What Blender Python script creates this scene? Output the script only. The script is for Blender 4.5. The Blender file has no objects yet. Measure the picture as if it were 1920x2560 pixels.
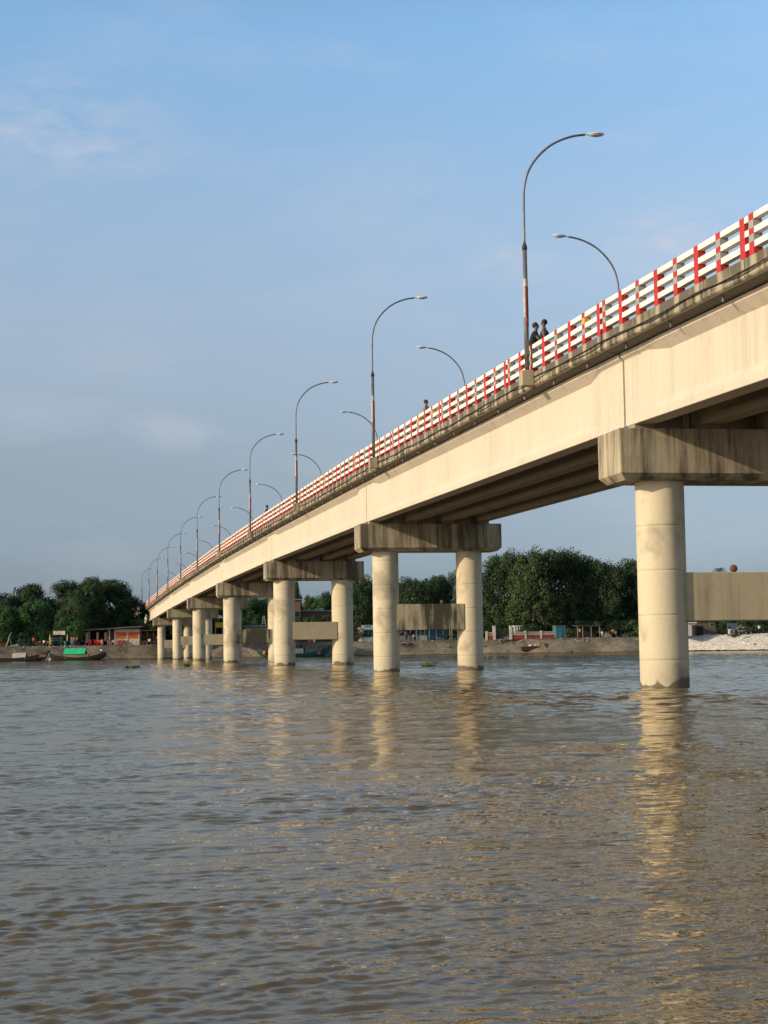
import bpy, bmesh, math, random
import numpy as np
from mathutils import Vector, Matrix
R = math.radians
scene = bpy.context.scene
COL = scene.collection

# ------------------------------------------------------------------ camera
FPX, CAMX, CAMY, CAMZ, YAW, PITCH, ROLL = 4144.7, -16.1605, -43.383, 1.1802, .1911, .0821, -.0149
Fv = Vector((math.sin(YAW)*math.cos(PITCH), math.cos(YAW)*math.cos(PITCH), math.sin(PITCH)))
Rv = Vector((math.cos(YAW), -math.sin(YAW), 0)); Uv = Rv.cross(Fv)
R2 = Rv*math.cos(ROLL) + Uv*math.sin(ROLL); U2 = -Rv*math.sin(ROLL) + Uv*math.cos(ROLL)
cd = bpy.data.cameras.new('camera'); cam = bpy.data.objects.new('camera', cd); COL.objects.link(cam)
cam.matrix_world = Matrix(((R2.x, U2.x, -Fv.x, CAMX), (R2.y, U2.y, -Fv.y, CAMY), (R2.z, U2.z, -Fv.z, CAMZ), (0, 0, 0, 1)))
cd.sensor_fit = 'HORIZONTAL'; cd.sensor_width = 36; cd.lens = 36*FPX/1920; cd.clip_start = .1; cd.clip_end = 20000
scene.camera = cam
def at(px, py, Y):
    """world point seen at photo pixel (px,py) in the vertical plane y=Y"""
    d = R2*(px-960) - U2*(py-1280) + Fv*FPX
    t = (Y-CAMY)/d.y
    return Vector((CAMX+d.x*t, Y, CAMZ+d.z*t))

# ------------------------------------------------------------------ sky and sun
SUN_AZ, SUN_EL = R(-105), R(19.5)
scene.view_settings.view_transform = 'Standard'; scene.view_settings.look = 'None'
scene.view_settings.exposure = 0; scene.view_settings.gamma = 1
world = bpy.data.worlds.new('World'); scene.world = world; world.use_nodes = True
def build_world():
    nt = world.node_tree; n = nt.nodes; L = nt.links.new
    bg = n['Background']
    sk = n.new('ShaderNodeTexSky'); sk.sky_type = 'NISHITA'; sk.sun_disc = False
    sk.sun_elevation = SUN_EL; sk.sun_rotation = SUN_AZ
    tc = n.new('ShaderNodeTexCoord'); sp = n.new('ShaderNodeSeparateXYZ'); L(tc.outputs['Generated'], sp.inputs[0])
    rp = n.new('ShaderNodeValToRGB'); cr = rp.color_ramp           # humid evening air: dull low down, clear blue higher up
    mr = n.new('ShaderNodeMapRange'); mr.inputs[1].default_value = -.02; mr.inputs[2].default_value = .98
    L(sp.outputs[2], mr.inputs[0]); L(mr.outputs[0], rp.inputs[0])
    stops = SKYSTOPS
    while len(cr.elements) < len(stops): cr.elements.new(.5)
    for e, (p, c) in zip(cr.elements, stops): e.position = math.sin(R(p))+.02; e.color = (c[0]/3, c[1]/3, c[2]/3, 1)
    mx = n.new('ShaderNodeMix'); mx.data_type = 'RGBA'; mx.blend_type = 'MULTIPLY'; mx.inputs[0].default_value = 1
    L(sk.outputs[0], mx.inputs[6]); L(rp.outputs[0], mx.inputs[7])
    sc3 = n.new('ShaderNodeVectorMath'); sc3.operation = 'SCALE'; sc3.inputs[3].default_value = 3
    L(mx.outputs[2], sc3.inputs[0])
    # thin cloud wisps
    mp = n.new('ShaderNodeMapping'); mp.inputs['Scale'].default_value = (3.0, 3.0, 9.0); L(tc.outputs['Generated'], mp.inputs[0])
    nz = n.new('ShaderNodeTexNoise'); nz.inputs['Scale'].default_value = 2.2; nz.inputs['Detail'].default_value = 6; nz.inputs['Roughness'].default_value = .6
    L(mp.outputs[0], nz.inputs[0])
    r2 = n.new('ShaderNodeValToRGB'); r2.color_ramp.elements[0].position = .5; r2.color_ramp.elements[1].position = .75
    L(nz.outputs[0], r2.inputs[0])
    m2 = n.new('ShaderNodeMix'); m2.data_type = 'RGBA'
    fm = n.new('ShaderNodeMath'); fm.operation = 'MULTIPLY'; fm.inputs[1].default_value = .16; L(r2.outputs[0], fm.inputs[0])
    # a few brighter wisps lit by the low sun, each in its own direction of the sky
    nz2 = n.new('ShaderNodeTexNoise'); nz2.inputs['Scale'].default_value = 7; nz2.inputs['Detail'].default_value = 7; nz2.inputs['Roughness'].default_value = .62; nz2.inputs['Distortion'].default_value = .4
    L(mp.outputs[0], nz2.inputs[0])
    wr = n.new('ShaderNodeMapRange'); wr.inputs[1].default_value = .36; wr.inputs[2].default_value = .68; L(nz2.outputs[0], wr.inputs[0])
    total = fm.outputs[0]
    for px, py, rad, amt in WISPS:
        wd = at(px, py, 1000)-Vector((CAMX, CAMY, CAMZ)); wd.normalize()
        vm = n.new('ShaderNodeVectorMath'); vm.operation = 'SUBTRACT'; vm.inputs[1].default_value = wd; L(tc.outputs['Generated'], vm.inputs[0])
        vs = n.new('ShaderNodeVectorMath'); vs.operation = 'MULTIPLY'; vs.inputs[1].default_value = (1, 1, 2.1); L(vm.outputs[0], vs.inputs[0])
        vl = n.new('ShaderNodeVectorMath'); vl.operation = 'LENGTH'; L(vs.outputs[0], vl.inputs[0])
        w1 = n.new('ShaderNodeMapRange'); w1.interpolation_type = 'SMOOTHSTEP'
        for q_, v_ in ((1, rad), (2, rad*.15), (3, 0), (4, amt)): w1.inputs[q_].default_value = v_
        L(vl.outputs['Value'], w1.inputs[0])
        w2 = n.new('ShaderNodeMath'); w2.operation = 'MULTIPLY'; L(w1.outputs[0], w2.inputs[0]); L(wr.outputs[0], w2.inputs[1])
        ad = n.new('ShaderNodeMath'); ad.operation = 'ADD'; L(total, ad.inputs[0]); L(w2.outputs[0], ad.inputs[1]); total = ad.outputs[0]
    L(ad.outputs[0], m2.inputs[0]); L(sc3.outputs[0], m2.inputs[6]); m2.inputs[7].default_value = CLOUDC
    L(m2.outputs[2], bg.inputs[0]); bg.inputs[1].default_value = .11
SKYSTOPS = [(-1, (.50, .66, 1.15)), (2, (.57, .70, 1.15)), (6, (.88, .87, 1.02)), (10, (1.36, 1.24, 1.29)), (15, (1.70, 1.66, 1.67)), (21, (1.66, 2.0, 2.15)), (30, (1.4, 1.55, 1.5)), (50, (1.2, 1.2, 1.0)), (80, (1.0, .95, .8))]
CLOUDC = (6.2, 6.1, 6.7, 1)
WISPS = [(130, 320, .10, .42), (1690, 590, .07, .40), (1290, 660, .04, .30), (430, 1080, .04, .22)]
build_world()
sl = bpy.data.lights.new('sun', 'SUN'); sl.energy = 4.6; sl.angle = R(.55); sl.color = (1, .81, .56)
so = bpy.data.objects.new('sun', sl); COL.objects.link(so)
tosun = Vector((math.sin(SUN_AZ)*math.cos(SUN_EL), math.cos(SUN_AZ)*math.cos(SUN_EL), math.sin(SUN_EL)))
so.rotation_euler = tosun.to_track_quat('Z', 'Y').to_euler(); so.location = (-60, -40, 60)

# ------------------------------------------------------------------ helpers
def tag(o, label=None, cat=None, group=None, kind=None):
    if label: o['label'] = label
    if cat: o['category'] = cat
    if group: o['group'] = group
    if kind: o['kind'] = kind
    return o
def thing(name, label, cat, loc=(0, 0, 0), rz=0, group=None):
    o = bpy.data.objects.new(name, None); COL.objects.link(o); o.empty_display_size = .3
    o.location = loc; o.rotation_euler = (0, 0, rz)
    return tag(o, label, cat, group)
def link(name, me, parent=None, loc=None):
    o = bpy.data.objects.new(name, me); COL.objects.link(o)
    if parent: o.parent = parent
    if loc is not None: o.location = loc
    return o
def copy_tree(o, parent=None):
    c = o.copy(); COL.objects.link(c)
    if parent: c.parent = parent
    for ch in list(o.children): copy_tree(ch, c)
    return c
class MB:
    def __init__(s): s.v = []; s.f = []; s.m = []; s.mat = 0; s.smooth = []
    def add(s, vs, fs, sm=False):
        b = len(s.v); s.v += [tuple(v) for v in vs]; s.f += [tuple(i+b for i in f) for f in fs]; s.m += [s.mat]*len(fs); s.smooth += [sm]*len(fs)
        return s
    def box(s, x0, x1, y0, y1, z0, z1):
        return s.add([(x0,y0,z0),(x1,y0,z0),(x1,y1,z0),(x0,y1,z0),(x0,y0,z1),(x1,y0,z1),(x1,y1,z1),(x0,y1,z1)],
                     [(0,3,2,1),(4,5,6,7),(0,1,5,4),(1,2,6,5),(2,3,7,6),(3,0,4,7)])
    def obox(s, c, sx, sy, sz, M):            # oriented box, M 3x3
        pts = [Vector(c)+M@Vector((a*sx/2, b*sy/2, d*sz/2)) for d in (-1, 1) for a, b in ((-1,-1),(1,-1),(1,1),(-1,1))]
        return s.add(pts, [(0,3,2,1),(4,5,6,7),(0,1,5,4),(1,2,6,5),(2,3,7,6),(3,0,4,7)])
    def beam(s, a, b, w, h=None):             # square bar from a to b
        a = Vector(a); b = Vector(b); d = (b-a); l = d.length; d.normalize()
        up = Vector((0, 0, 1)) if abs(d.z) < .95 else Vector((1, 0, 0))
        x = d.cross(up).normalized(); z = x.cross(d)
        M = Matrix((x, d, z)).transposed()
        return s.obox((a+b)/2, w, l, h or w, M)
    def tube(s, pts, rads, seg=10, caps=True):
        pts = [Vector(p) for p in pts]; n = len(pts); vs = []; fs = []
        if not hasattr(rads, '__len__'): rads = [rads]*n
        px = None
        for i, p in enumerate(pts):
            t = (pts[min(i+1, n-1)]-pts[max(i-1, 0)])
            if t.length < 1e-9: t = Vector((0, 0, 1))
            t.normalize()
            if px is None:
                a = Vector((0, 0, 1)) if abs(t.z) < .9 else Vector((1, 0, 0)); x = t.cross(a).normalized()
            else:
                x = (px - t*px.dot(t)).normalized()
            px = x; y = t.cross(x)
            for k in range(seg):
                an = 2*math.pi*k/seg; vs.append(p + (x*math.cos(an)+y*math.sin(an))*rads[i])
        for i in range(n-1):
            for k in range(seg):
                k2 = (k+1) % seg; fs.append((i*seg+k, i*seg+k2, (i+1)*seg+k2, (i+1)*seg+k))
        s.add(vs, fs, True)
        if caps:
            b = len(s.v)-n*seg
            s.f += [tuple(b+k for k in range(seg))[::-1], tuple(b+(n-1)*seg+k for k in range(seg))]; s.m += [s.mat]*2; s.smooth += [False]*2
        return s
    def lathe(s, prof, c=(0, 0), seg=24):      # prof: (r,z)
        vs = []; fs = []
        for r, z in prof:
            for k in range(seg):
                a = 2*math.pi*k/seg; vs.append((c[0]+r*math.cos(a), c[1]+r*math.sin(a), z))
        for i in range(len(prof)-1):
            for k in range(seg):
                k2 = (k+1) % seg; fs.append((i*seg+k, i*seg+k2, (i+1)*seg+k2, (i+1)*seg+k))
        return s.add(vs, fs, True)
    def ball(s, c, rx, ry=None, rz=None, seg=12, rings=8):
        ry = ry or rx; rz = rz or rx; vs = []; fs = []
        for i in range(rings+1):
            th = math.pi*i/rings
            for k in range(seg):
                a = 2*math.pi*k/seg; vs.append((c[0]+rx*math.sin(th)*math.cos(a), c[1]+ry*math.sin(th)*math.sin(a), c[2]+rz*math.cos(th)))
        for i in range(rings):
            for k in range(seg):
                k2 = (k+1) % seg; fs.append((i*seg+k, (i+1)*seg+k, (i+1)*seg+k2, i*seg+k2))
        return s.add(vs, fs, True)
    def loft(s, sections, closed=True, caps=True, sm=False):
        n = len(sections[0]); vs = [p for sec in sections for p in sec]; fs = []
        for i in range(len(sections)-1):
            for k in range(n if closed else n-1):
                k2 = (k+1) % n; fs.append((i*n+k, i*n+k2, (i+1)*n+k2, (i+1)*n+k))
        if caps and closed: fs += [tuple(range(n))[::-1], tuple((len(sections)-1)*n+k for k in range(n))]
        return s.add(vs, fs, sm)
    def mesh(s, name, mats, bevel=0):
        me = bpy.data.meshes.new(name); me.from_pydata(s.v, [], s.f)
        for m in (mats if isinstance(mats, (list, tuple)) else [mats]): me.materials.append(m)
        me.polygons.foreach_set('material_index', s.m); me.polygons.foreach_set('use_smooth', s.smooth)
        bm = bmesh.new(); bm.from_mesh(me); bmesh.ops.recalc_face_normals(bm, faces=bm.faces)
        if bevel:
            es = [e for e in bm.edges if len(e.link_faces) == 2 and e.calc_face_angle(0) > .9]
            bmesh.ops.bevel(bm, geom=es, offset=bevel, segments=1, affect='EDGES')
        bm.to_mesh(me); bm.free(); me.update()
        return me
    def build(s, name, mats, parent=None, bevel=0, loc=None):
        return link(name, s.mesh(name, mats, bevel), parent, loc)

# ------------------------------------------------------------------ materials
MATS = {}
def mat_base(name, color, rough=.8, metal=0, spec=.5):
    m = bpy.data.materials.new(name); m.use_nodes = True
    b = m.node_tree.nodes['Principled BSDF']
    b.inputs['Base Color'].default_value = (*color, 1); b.inputs['Roughness'].default_value = rough; b.inputs['Metallic'].default_value = metal
    b.inputs['Specular IOR Level'].default_value = spec
    return m, m.node_tree, b
def noise(nt, vec, scale, detail=4, rough=.55, mscale=None):
    n = nt.nodes
    if mscale:
        mp = n.new('ShaderNodeMapping'); mp.inputs['Scale'].default_value = mscale; nt.links.new(vec, mp.inputs[0]); vec = mp.outputs[0]
    z = n.new('ShaderNodeTexNoise'); z.inputs['Scale'].default_value = scale; z.inputs['Detail'].default_value = detail; z.inputs['Roughness'].default_value = rough
    nt.links.new(vec, z.inputs[0]); return z.outputs[0]
def ramp(nt, val, stops):
    r = nt.nodes.new('ShaderNodeValToRGB'); cr = r.color_ramp
    while len(cr.elements) < len(stops): cr.elements.new(.5)
    for e, (p, c) in zip(cr.elements, stops): e.position = p; e.color = (*c, 1) if hasattr(c, '__len__') else (c, c, c, 1)
    nt.links.new(val, r.inputs[0]); return r.outputs[0]
def mix(nt, fac, a, b, mode='MIX'):
    m = nt.nodes.new('ShaderNodeMix'); m.data_type = 'RGBA'; m.blend_type = mode
    for sock, v in ((m.inputs[0], fac), (m.inputs[6], a), (m.inputs[7], b)):
        if isinstance(v, (int, float)): sock.default_value = v
        elif isinstance(v, tuple): sock.default_value = (*v, 1)
        else: nt.links.new(v, sock)
    return m.outputs[2]
def math_(nt, op, a, b=None):
    m = nt.nodes.new('ShaderNodeMath'); m.operation = op
    for i, v in enumerate((a, b)):
        if v is None: continue
        if isinstance(v, (int, float)): m.inputs[i].default_value = v
        else: nt.links.new(v, m.inputs[i])
    return m.outputs[0]
def bump(nt, b, h, strength=.3, dist=.02):
    bp = nt.nodes.new('ShaderNodeBump'); bp.inputs['Strength'].default_value = strength; bp.inputs['Distance'].default_value = dist
    nt.links.new(h, bp.inputs['Height']); nt.links.new(bp.outputs[0], b.inputs['Normal'])
def wpos(nt):
    return nt.nodes.new('ShaderNodeNewGeometry').outputs['Position']
def concrete(name, c, streak=.5, sscale=1.0, dirt=(.12, .10, .07), lo=.52, hi=.66, mottled=.25, rings=False, foot=False, clean_strips=False):
    m, nt, b = mat_base(name, c, .85, 0, .3)
    p = wpos(nt)
    big = noise(nt, p, .35, 5)
    fine = noise(nt, p, 9, 6, .65)
    col = mix(nt, ramp(nt, big, [(.3, 0), (.75, 1)]), tuple(x*(1-mottled) for x in c), tuple(min(1, x*(1+mottled*.35)) for x in c))
    col = mix(nt, .5, col, mix(nt, fine, tuple(x*.72 for x in c), tuple(min(1, x*1.22) for x in c)), 'MIX')
    # small blemishes and air holes
    pt = ramp(nt, noise(nt, p, 2.3, 8, .75), [(.60, 0), (.68, 1)])
    col = mix(nt, math_(nt, 'MULTIPLY', pt, .35), col, tuple(x*.55 for x in c))
    if streak:
        s1 = noise(nt, p, 1.0, 6, .7, (2.6*sscale, 2.6*sscale, .16))
        s2 = noise(nt, p, .45, 3, .5)
        sm = math_(nt, 'ADD', math_(nt, 'MULTIPLY', s1, .75), math_(nt, 'MULTIPLY', s2, .3))
        sf = ramp(nt, sm, [(lo, 0), (hi, 1)])
        f = math_(nt, 'MULTIPLY', sf, streak)
        if clean_strips:
            sy = nt.nodes.new('ShaderNodeSeparateXYZ'); nt.links.new(p, sy.inputs[0])
            md = math_(nt, 'MODULO', math_(nt, 'ADD', sy.outputs[1], 999.75+.05), 10.0)
            t = math_(nt, 'FRACT', math_(nt, 'ADD', math_(nt, 'DIVIDE', md, 1.357), .5))
            dd = math_(nt, 'ABSOLUTE', math_(nt, 'SUBTRACT', t, .5))
            wob = math_(nt, 'MULTIPLY', math_(nt, 'SUBTRACT', noise(nt, p, 3, 3), .5), .14)
            cl = ramp(nt, math_(nt, 'ADD', dd, wob), [(.05, .25), (.16, 1)])
            f = math_(nt, 'MULTIPLY', f, cl)
        col = mix(nt, f, col, dirt)
    if rings or foot:
        sz = nt.nodes.new('ShaderNodeSeparateXYZ'); nt.links.new(p, sz.inputs[0])
    if rings:
        md = math_(nt, 'FRACT', math_(nt, 'DIVIDE', math_(nt, 'ADD', sz.outputs[2], 1.08), 1.22))
        a = math_(nt, 'ABSOLUTE', math_(nt, 'SUBTRACT', md, .5))
        rl = ramp(nt, a, [(.0, 1), (.009, 0)])
        col = mix(nt, math_(nt, 'MULTIPLY', rl, .22), col, tuple(x*.55 for x in c))
        # every lift of formwork came out a slightly different tone
        lift = math_(nt, 'FLOOR', math_(nt, 'ADD', math_(nt, 'DIVIDE', math_(nt, 'ADD', sz.outputs[2], 1.08), 1.22), .5))
        wn = nt.nodes.new('ShaderNodeTexWhiteNoise'); wn.noise_dimensions = '1D'; nt.links.new(lift, wn.inputs['W'])
        col = mix(nt, math_(nt, 'MULTIPLY', wn.outputs[0], .12), col, tuple(x*.8 for x in c))
    if foot:
        wv = noise(nt, p, 1.5, 1.5)
        hh = math_(nt, 'SUBTRACT', sz.outputs[2], math_(nt, 'MULTIPLY', math_(nt, 'SUBTRACT', wv, .40), .95))
        ff = ramp(nt, hh, [(.03, 1), (.07, 0)])
        col = mix(nt, math_(nt, 'MULTIPLY', ff, .9), col, (.06, .05, .035))
        damp = ramp(nt, hh, [(.25, 1), (.95, 0)])
        side = ramp(nt, math_(nt, 'ADD', noise(nt, p, .55, 3), math_(nt, 'MULTIPLY', noise(nt, p, 2.5, 3), .25)), [(.66, 0), (.78, 1)])
        col = mix(nt, math_(nt, 'MULTIPLY', side, .45), col, (.16, .13, .085))
        col = mix(nt, math_(nt, 'MULTIPLY', damp, .22), col, (.22, .18, .12))
    nt.links.new(col, b.inputs['Base Color'])
    bump(nt, b, math_(nt, 'ADD', fine, math_(nt, 'MULTIPLY', noise(nt, p, 1.2, 4), 2)), .35, .012)
    return m
def plain(name, c, rough=.7, metal=0, var=.25, scale=3, spec=.4):
    m, nt, b = mat_base(name, c, rough, metal, spec)
    p = wpos(nt); z = noise(nt, p, scale, 5, .6)
    nt.links.new(mix(nt, ramp(nt, z, [(.3, 0), (.7, 1)]), tuple(x*(1-var) for x in c), tuple(min(1, x*(1+var*.6)) for x in c)), b.inputs['Base Color'])
    return m
CREAM = (.56, .47, .335)
M = MATS
M['girder'] = concrete('girder_concrete', (.56, .495, .395), .42, 1.2, (.28, .22, .15), .53, .76, .13)
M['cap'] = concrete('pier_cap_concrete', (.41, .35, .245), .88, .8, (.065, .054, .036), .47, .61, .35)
M['column'] = concrete('column_concrete', (.56, .49, .35), .28, 1.6, (.24, .19, .12), .55, .75, .12, rings=True, foot=True)
M['tie'] = concrete('tie_beam_concrete', (.44, .37, .245), .55, 1.0, (.13, .11, .075), .52, .68, .25)
M['tie_dirty'] = concrete('weathered_tie_beam_concrete', (.46, .39, .26), .95, .55, (.042, .038, .024), .46, .56, .4)
M['kerb'] = concrete('kerb_concrete', (.47, .40, .28), .93, 1.8, (.055, .046, .032), .37, .57, .3, clean_strips=True)
M['kerb_top'] = concrete('kerb_concrete_blackened', (.44, .38, .27), .90, 1.4, (.075, .064, .046), .28, .52, .3, clean_strips=True)
M['slab'] = concrete('slab_concrete_shaded', (.15, .13, .095), .7, 1.5, (.07, .06, .045), .5, .7, .3)  # deck concrete darkened, shade of the underside put into its colour
M['inner'] = concrete('inner_girder_concrete_shaded', (.29, .24, .165), .5, 1.1, (.16, .12, .08), .5, .75, .2)  # darker copy of the girder concrete, shade between girders put into the colour
M['asphalt'] = plain('asphalt', (.05, .05, .05), .9)
def paint(name, c, wear, wc):
    m, nt, b = mat_base(name, c, .6, 0, .35)
    p = wpos(nt); z = noise(nt, p, 5, 8, .7); z2 = noise(nt, p, 1.0, 3)
    col = mix(nt, ramp(nt, z2, [(.3, 0), (.7, 1)]), tuple(x*.86 for x in c), c)
    col = mix(nt, math_(nt, 'MULTIPLY', ramp(nt, z, [(.62, 0), (.70, 1)]), wear), col, wc)
    nt.links.new(col, b.inputs['Base Color']); bump(nt, b, z, .25, .006)
    return m
M['white_paint'] = paint('white_rail_paint', (.86, .80, .70), .6, (.40, .36, .30))
M['red_paint'] = paint('red_post_paint', (.44, .032, .032), .5, (.34, .10, .08))
M['grey_paint'] = paint('grey_post_paint', (.30, .305, .29), .6, (.30, .28, .22))
M['yellow_paint'] = paint('yellow_post_paint', (.62, .36, .06), .3, (.4, .3, .2))
def galv():
    m, nt, b = mat_base('galvanised_steel', (.20, .20, .19), .5, .35, .5)
    p = wpos(nt); z = noise(nt, p, 4, 6, .7)
    col = mix(nt, ramp(nt, z, [(.35, 0), (.7, 1)]), (.10, .10, .098), (.21, .205, .19)); nt.links.new(col, b.inputs['Base Color'])
    return m
M['galv'] = galv()
M['collar'] = plain('rusty_collar', (.05, .035, .03), .8)
M['lamp_shell'] = plain('lamp_shell_white', (.62, .62, .60), .35, 0, .08)
M['lamp_glass'] = plain('lamp_lens', (.50, .51, .51), .2, 0, .1)
M['poster_white'] = plain('pasted_paper_white', (.40, .38, .34), .8, 0, .3, 8)
M['poster_red'] = paint('pasted_paper_red', (.28, .05, .055), .9, (.55, .5, .48))
M['cable'] = plain('black_cable', (.02, .02, .022), .5)
M['dark'] = plain('dark_rubber', (.02, .02, .02), .7)
M['skin'] = plain('brown_skin', (.11, .06, .036), .6, 0, .1)
M['hair'] = plain('black_hair', (.012, .011, .012), .6, 0, .2, 30)
def cloth(name, c): 
    if name not in M: M[name] = plain(name, c, .9, 0, .15, 6)
    return M[name]

# ------------------------------------------------------------------ bridge profile
SP = 40.0
ZG = {-2: 5.55, -1: 6.38, 0: 7.18, 1: 7.65, 2: 7.89, 3: 7.95, 4: 7.79, 5: 7.50, 6: 7.06, 7: 6.60, 8: 6.05}
def zg(y):
    k = math.floor(y/SP); t = y/SP-k
    k = max(-2, min(7, k)); return ZG[k]*(1-t)+ZG[k+1]*t if k in ZG else ZG[-2]
XC = 2.2                                    # bridge centre line
POSTF, RAILH = 2.57, .93
COLR = [.67, .67, .80, .80, .79, .675, .67]
TIE = [(1.80, 3.13), (2.09, 3.41), (1.92, 3.22), (1.90, 3.24), (1.90, 3.21), (2.09, 3.37), (1.76, 3.13)]
ORD = ['nearest the camera', 'second from the camera', 'third from the camera', 'fourth from the camera', 'fifth from the camera', 'sixth from the camera', 'farthest, standing at the foot of the bank']
def pier(k):
    y = k*SP; zt = ZG[k]-.15
    extra = ['with a ball on its tie beam', 'with a dark mouldy tie beam', 'with the green boat behind', 'with streaked tie beam hiding its far column', 'behind the streaked one', 'with slimmer columns', ''][k]
    o = thing('bridge_pier', f'two-column concrete bridge pier {ORD[k]} {extra}'.strip(), 'bridge pier', (0, y, 0), 0, 'concrete piers of the bridge')
    r = COLR[k]
    for cx in (0, 4.4):
        b = MB(); prof = [(r, -2.5)]; z = -.1; seams = []
        zz = -.47
        while zz < zt-1.5: seams.append(zz); zz += 1.22
        for s_ in seams:
            if s_ > -2.4: prof += [(r, s_-.06), (r, s_-.02), (r-.006, s_-.012), (r-.006, s_+.006), (r+.001, s_+.012), (r, s_+.06)]
        prof += [(r, zt-1.4)]
        b.lathe(prof, (cx, 0), 48)
        # formwork seam down the column
        a = R(-58) if cx == 0 else R(-62)
        for dz in [0]:
            M3 = Matrix.Rotation(a, 3, 'Z')
            b.obox((cx+(r)*math.cos(a), r*math.sin(a), (zt-1.4)/2), .012, .03, zt-1.4, M3)
        b.build('column', M['column'], o)
    # cap with chamfered lower edges
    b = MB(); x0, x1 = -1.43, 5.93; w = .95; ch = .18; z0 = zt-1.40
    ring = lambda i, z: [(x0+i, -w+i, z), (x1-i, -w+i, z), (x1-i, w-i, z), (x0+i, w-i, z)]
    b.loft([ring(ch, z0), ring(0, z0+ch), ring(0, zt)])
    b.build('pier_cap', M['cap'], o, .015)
    tz0, tz1 = TIE[k]
    b = MB(); yb = r*.86
    if k == 0: b.box(r*.3, 4.4-r*.3, -r*.75, r*.75, tz0, tz1)
    else: b.box(r*.3, 4.4-r*.62, -yb, yb, tz0, tz1)
    b.build('tie_beam', M['tie_dirty'] if k in (1, 3) else M['tie'], o, .02)
    # bearing pedestals
    for gx in GX:
        for ya, yb_ in ((-.75, -.2), (.2, .75)):
            b = MB(); b.box(gx-.28, gx+.28, ya, yb_, zt-.004, zt+.14); b.build('bearing', M['inner'], o)
    return o
GX = [XC-2.85+1.9*i for i in range(4)]
GX[0] = -.65; GX = [-.65, 1.25, 3.15, 5.05]
for k in range(7): pier(k)

RAIL_SEC = [.25+1.357*i for i in range(8)]
def cross(y, pts, z0): return [(x, y, z0+z) for x, z in pts]
red_post = MB().box(-.10, .10, -.13, .13, 0, RAILH).mesh('red_post', M['red_paint'], .008)
def striped(yellow):
    b = MB(); zs = [(0, .30, 0), (.30, .46, 1), (.46, .60, 0), (.60, .775, 1), (.775, RAILH, 0)]
    for z0, z1, mi in zs:
        b.mat = 2 if (yellow and mi == 1 and z0 > .5) else mi
        b.add([(-.10,-.13,z0),(.10,-.13,z0),(.10,.13,z0),(-.10,.13,z0),(-.10,-.13,z1),(.10,-.13,z1),(.10,.13,z1),(-.10,.13,z1)],
              [(0,1,5,4),(1,2,6,5),(2,3,7,6),(3,0,4,7)])
    b.mat = 0; b.add([(-.10,-.13,RAILH),(.10,-.13,RAILH),(.10,.13,RAILH),(-.10,.13,RAILH)], [(0, 1, 2, 3)])
    return b.mesh('striped_post', [M['red_paint'], M['grey_paint'], M['yellow_paint']])
striped_post = striped(False); yellow_post = striped(True)
SPN = {-2: 'behind the camera side', -1: 'leaving the right edge of the picture, nearest the camera'}
rng = random.Random(5)
def girder_sections(y0, y1, gx):
    # half-profile of an I girder: (half width, z) ; solid end blocks flare into a thin web
    def prof(t):                             # t=0 end block, 1 = mid span
        w = .30-.12*t; sh = .30+.10*t
        fl = .41+.03*t
        return [(.30, 0), (.30, .20), (w, .20+.22*t+.02), (w, 1.84-.16*t), (fl, 1.92), (fl, 2.04)]
    secs = []
    L = y1-y0
    for s_, t in ((0, 0), (1.9, 0), (3.2, 1), (L-3.2, 1), (L-1.9, 0), (L, 0)):
        y = y0+s_; z = zg0(y, y0, y1); h = prof(t)
        secs.append([(gx-w, y, z+zz) for w, zz in h] + [(gx+w, y, z+zz) for w, zz in reversed(h)])
    return secs
def zg0(y, y0, y1):
    k = round((y0)/SP-.0); t = (y-k*SP)/SP
    return ZG[k]*(1-t)+ZG[k+1]*t
SPAN_LABEL = ['concrete bridge span leaving the right edge, its girders resting on the nearest pier', 'long concrete bridge span between the nearest and second piers, carrying the two men', 'concrete bridge span between the second and third piers',
    'concrete bridge span between the third and fourth piers', 'concrete bridge span between the fourth and fifth piers', 'concrete bridge span between the fifth and sixth piers', 'concrete bridge span between the sixth and last piers',
    'last concrete bridge span running from the last pier onto the bank', 'bridge approach beyond the bank, behind the big trees']
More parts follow.
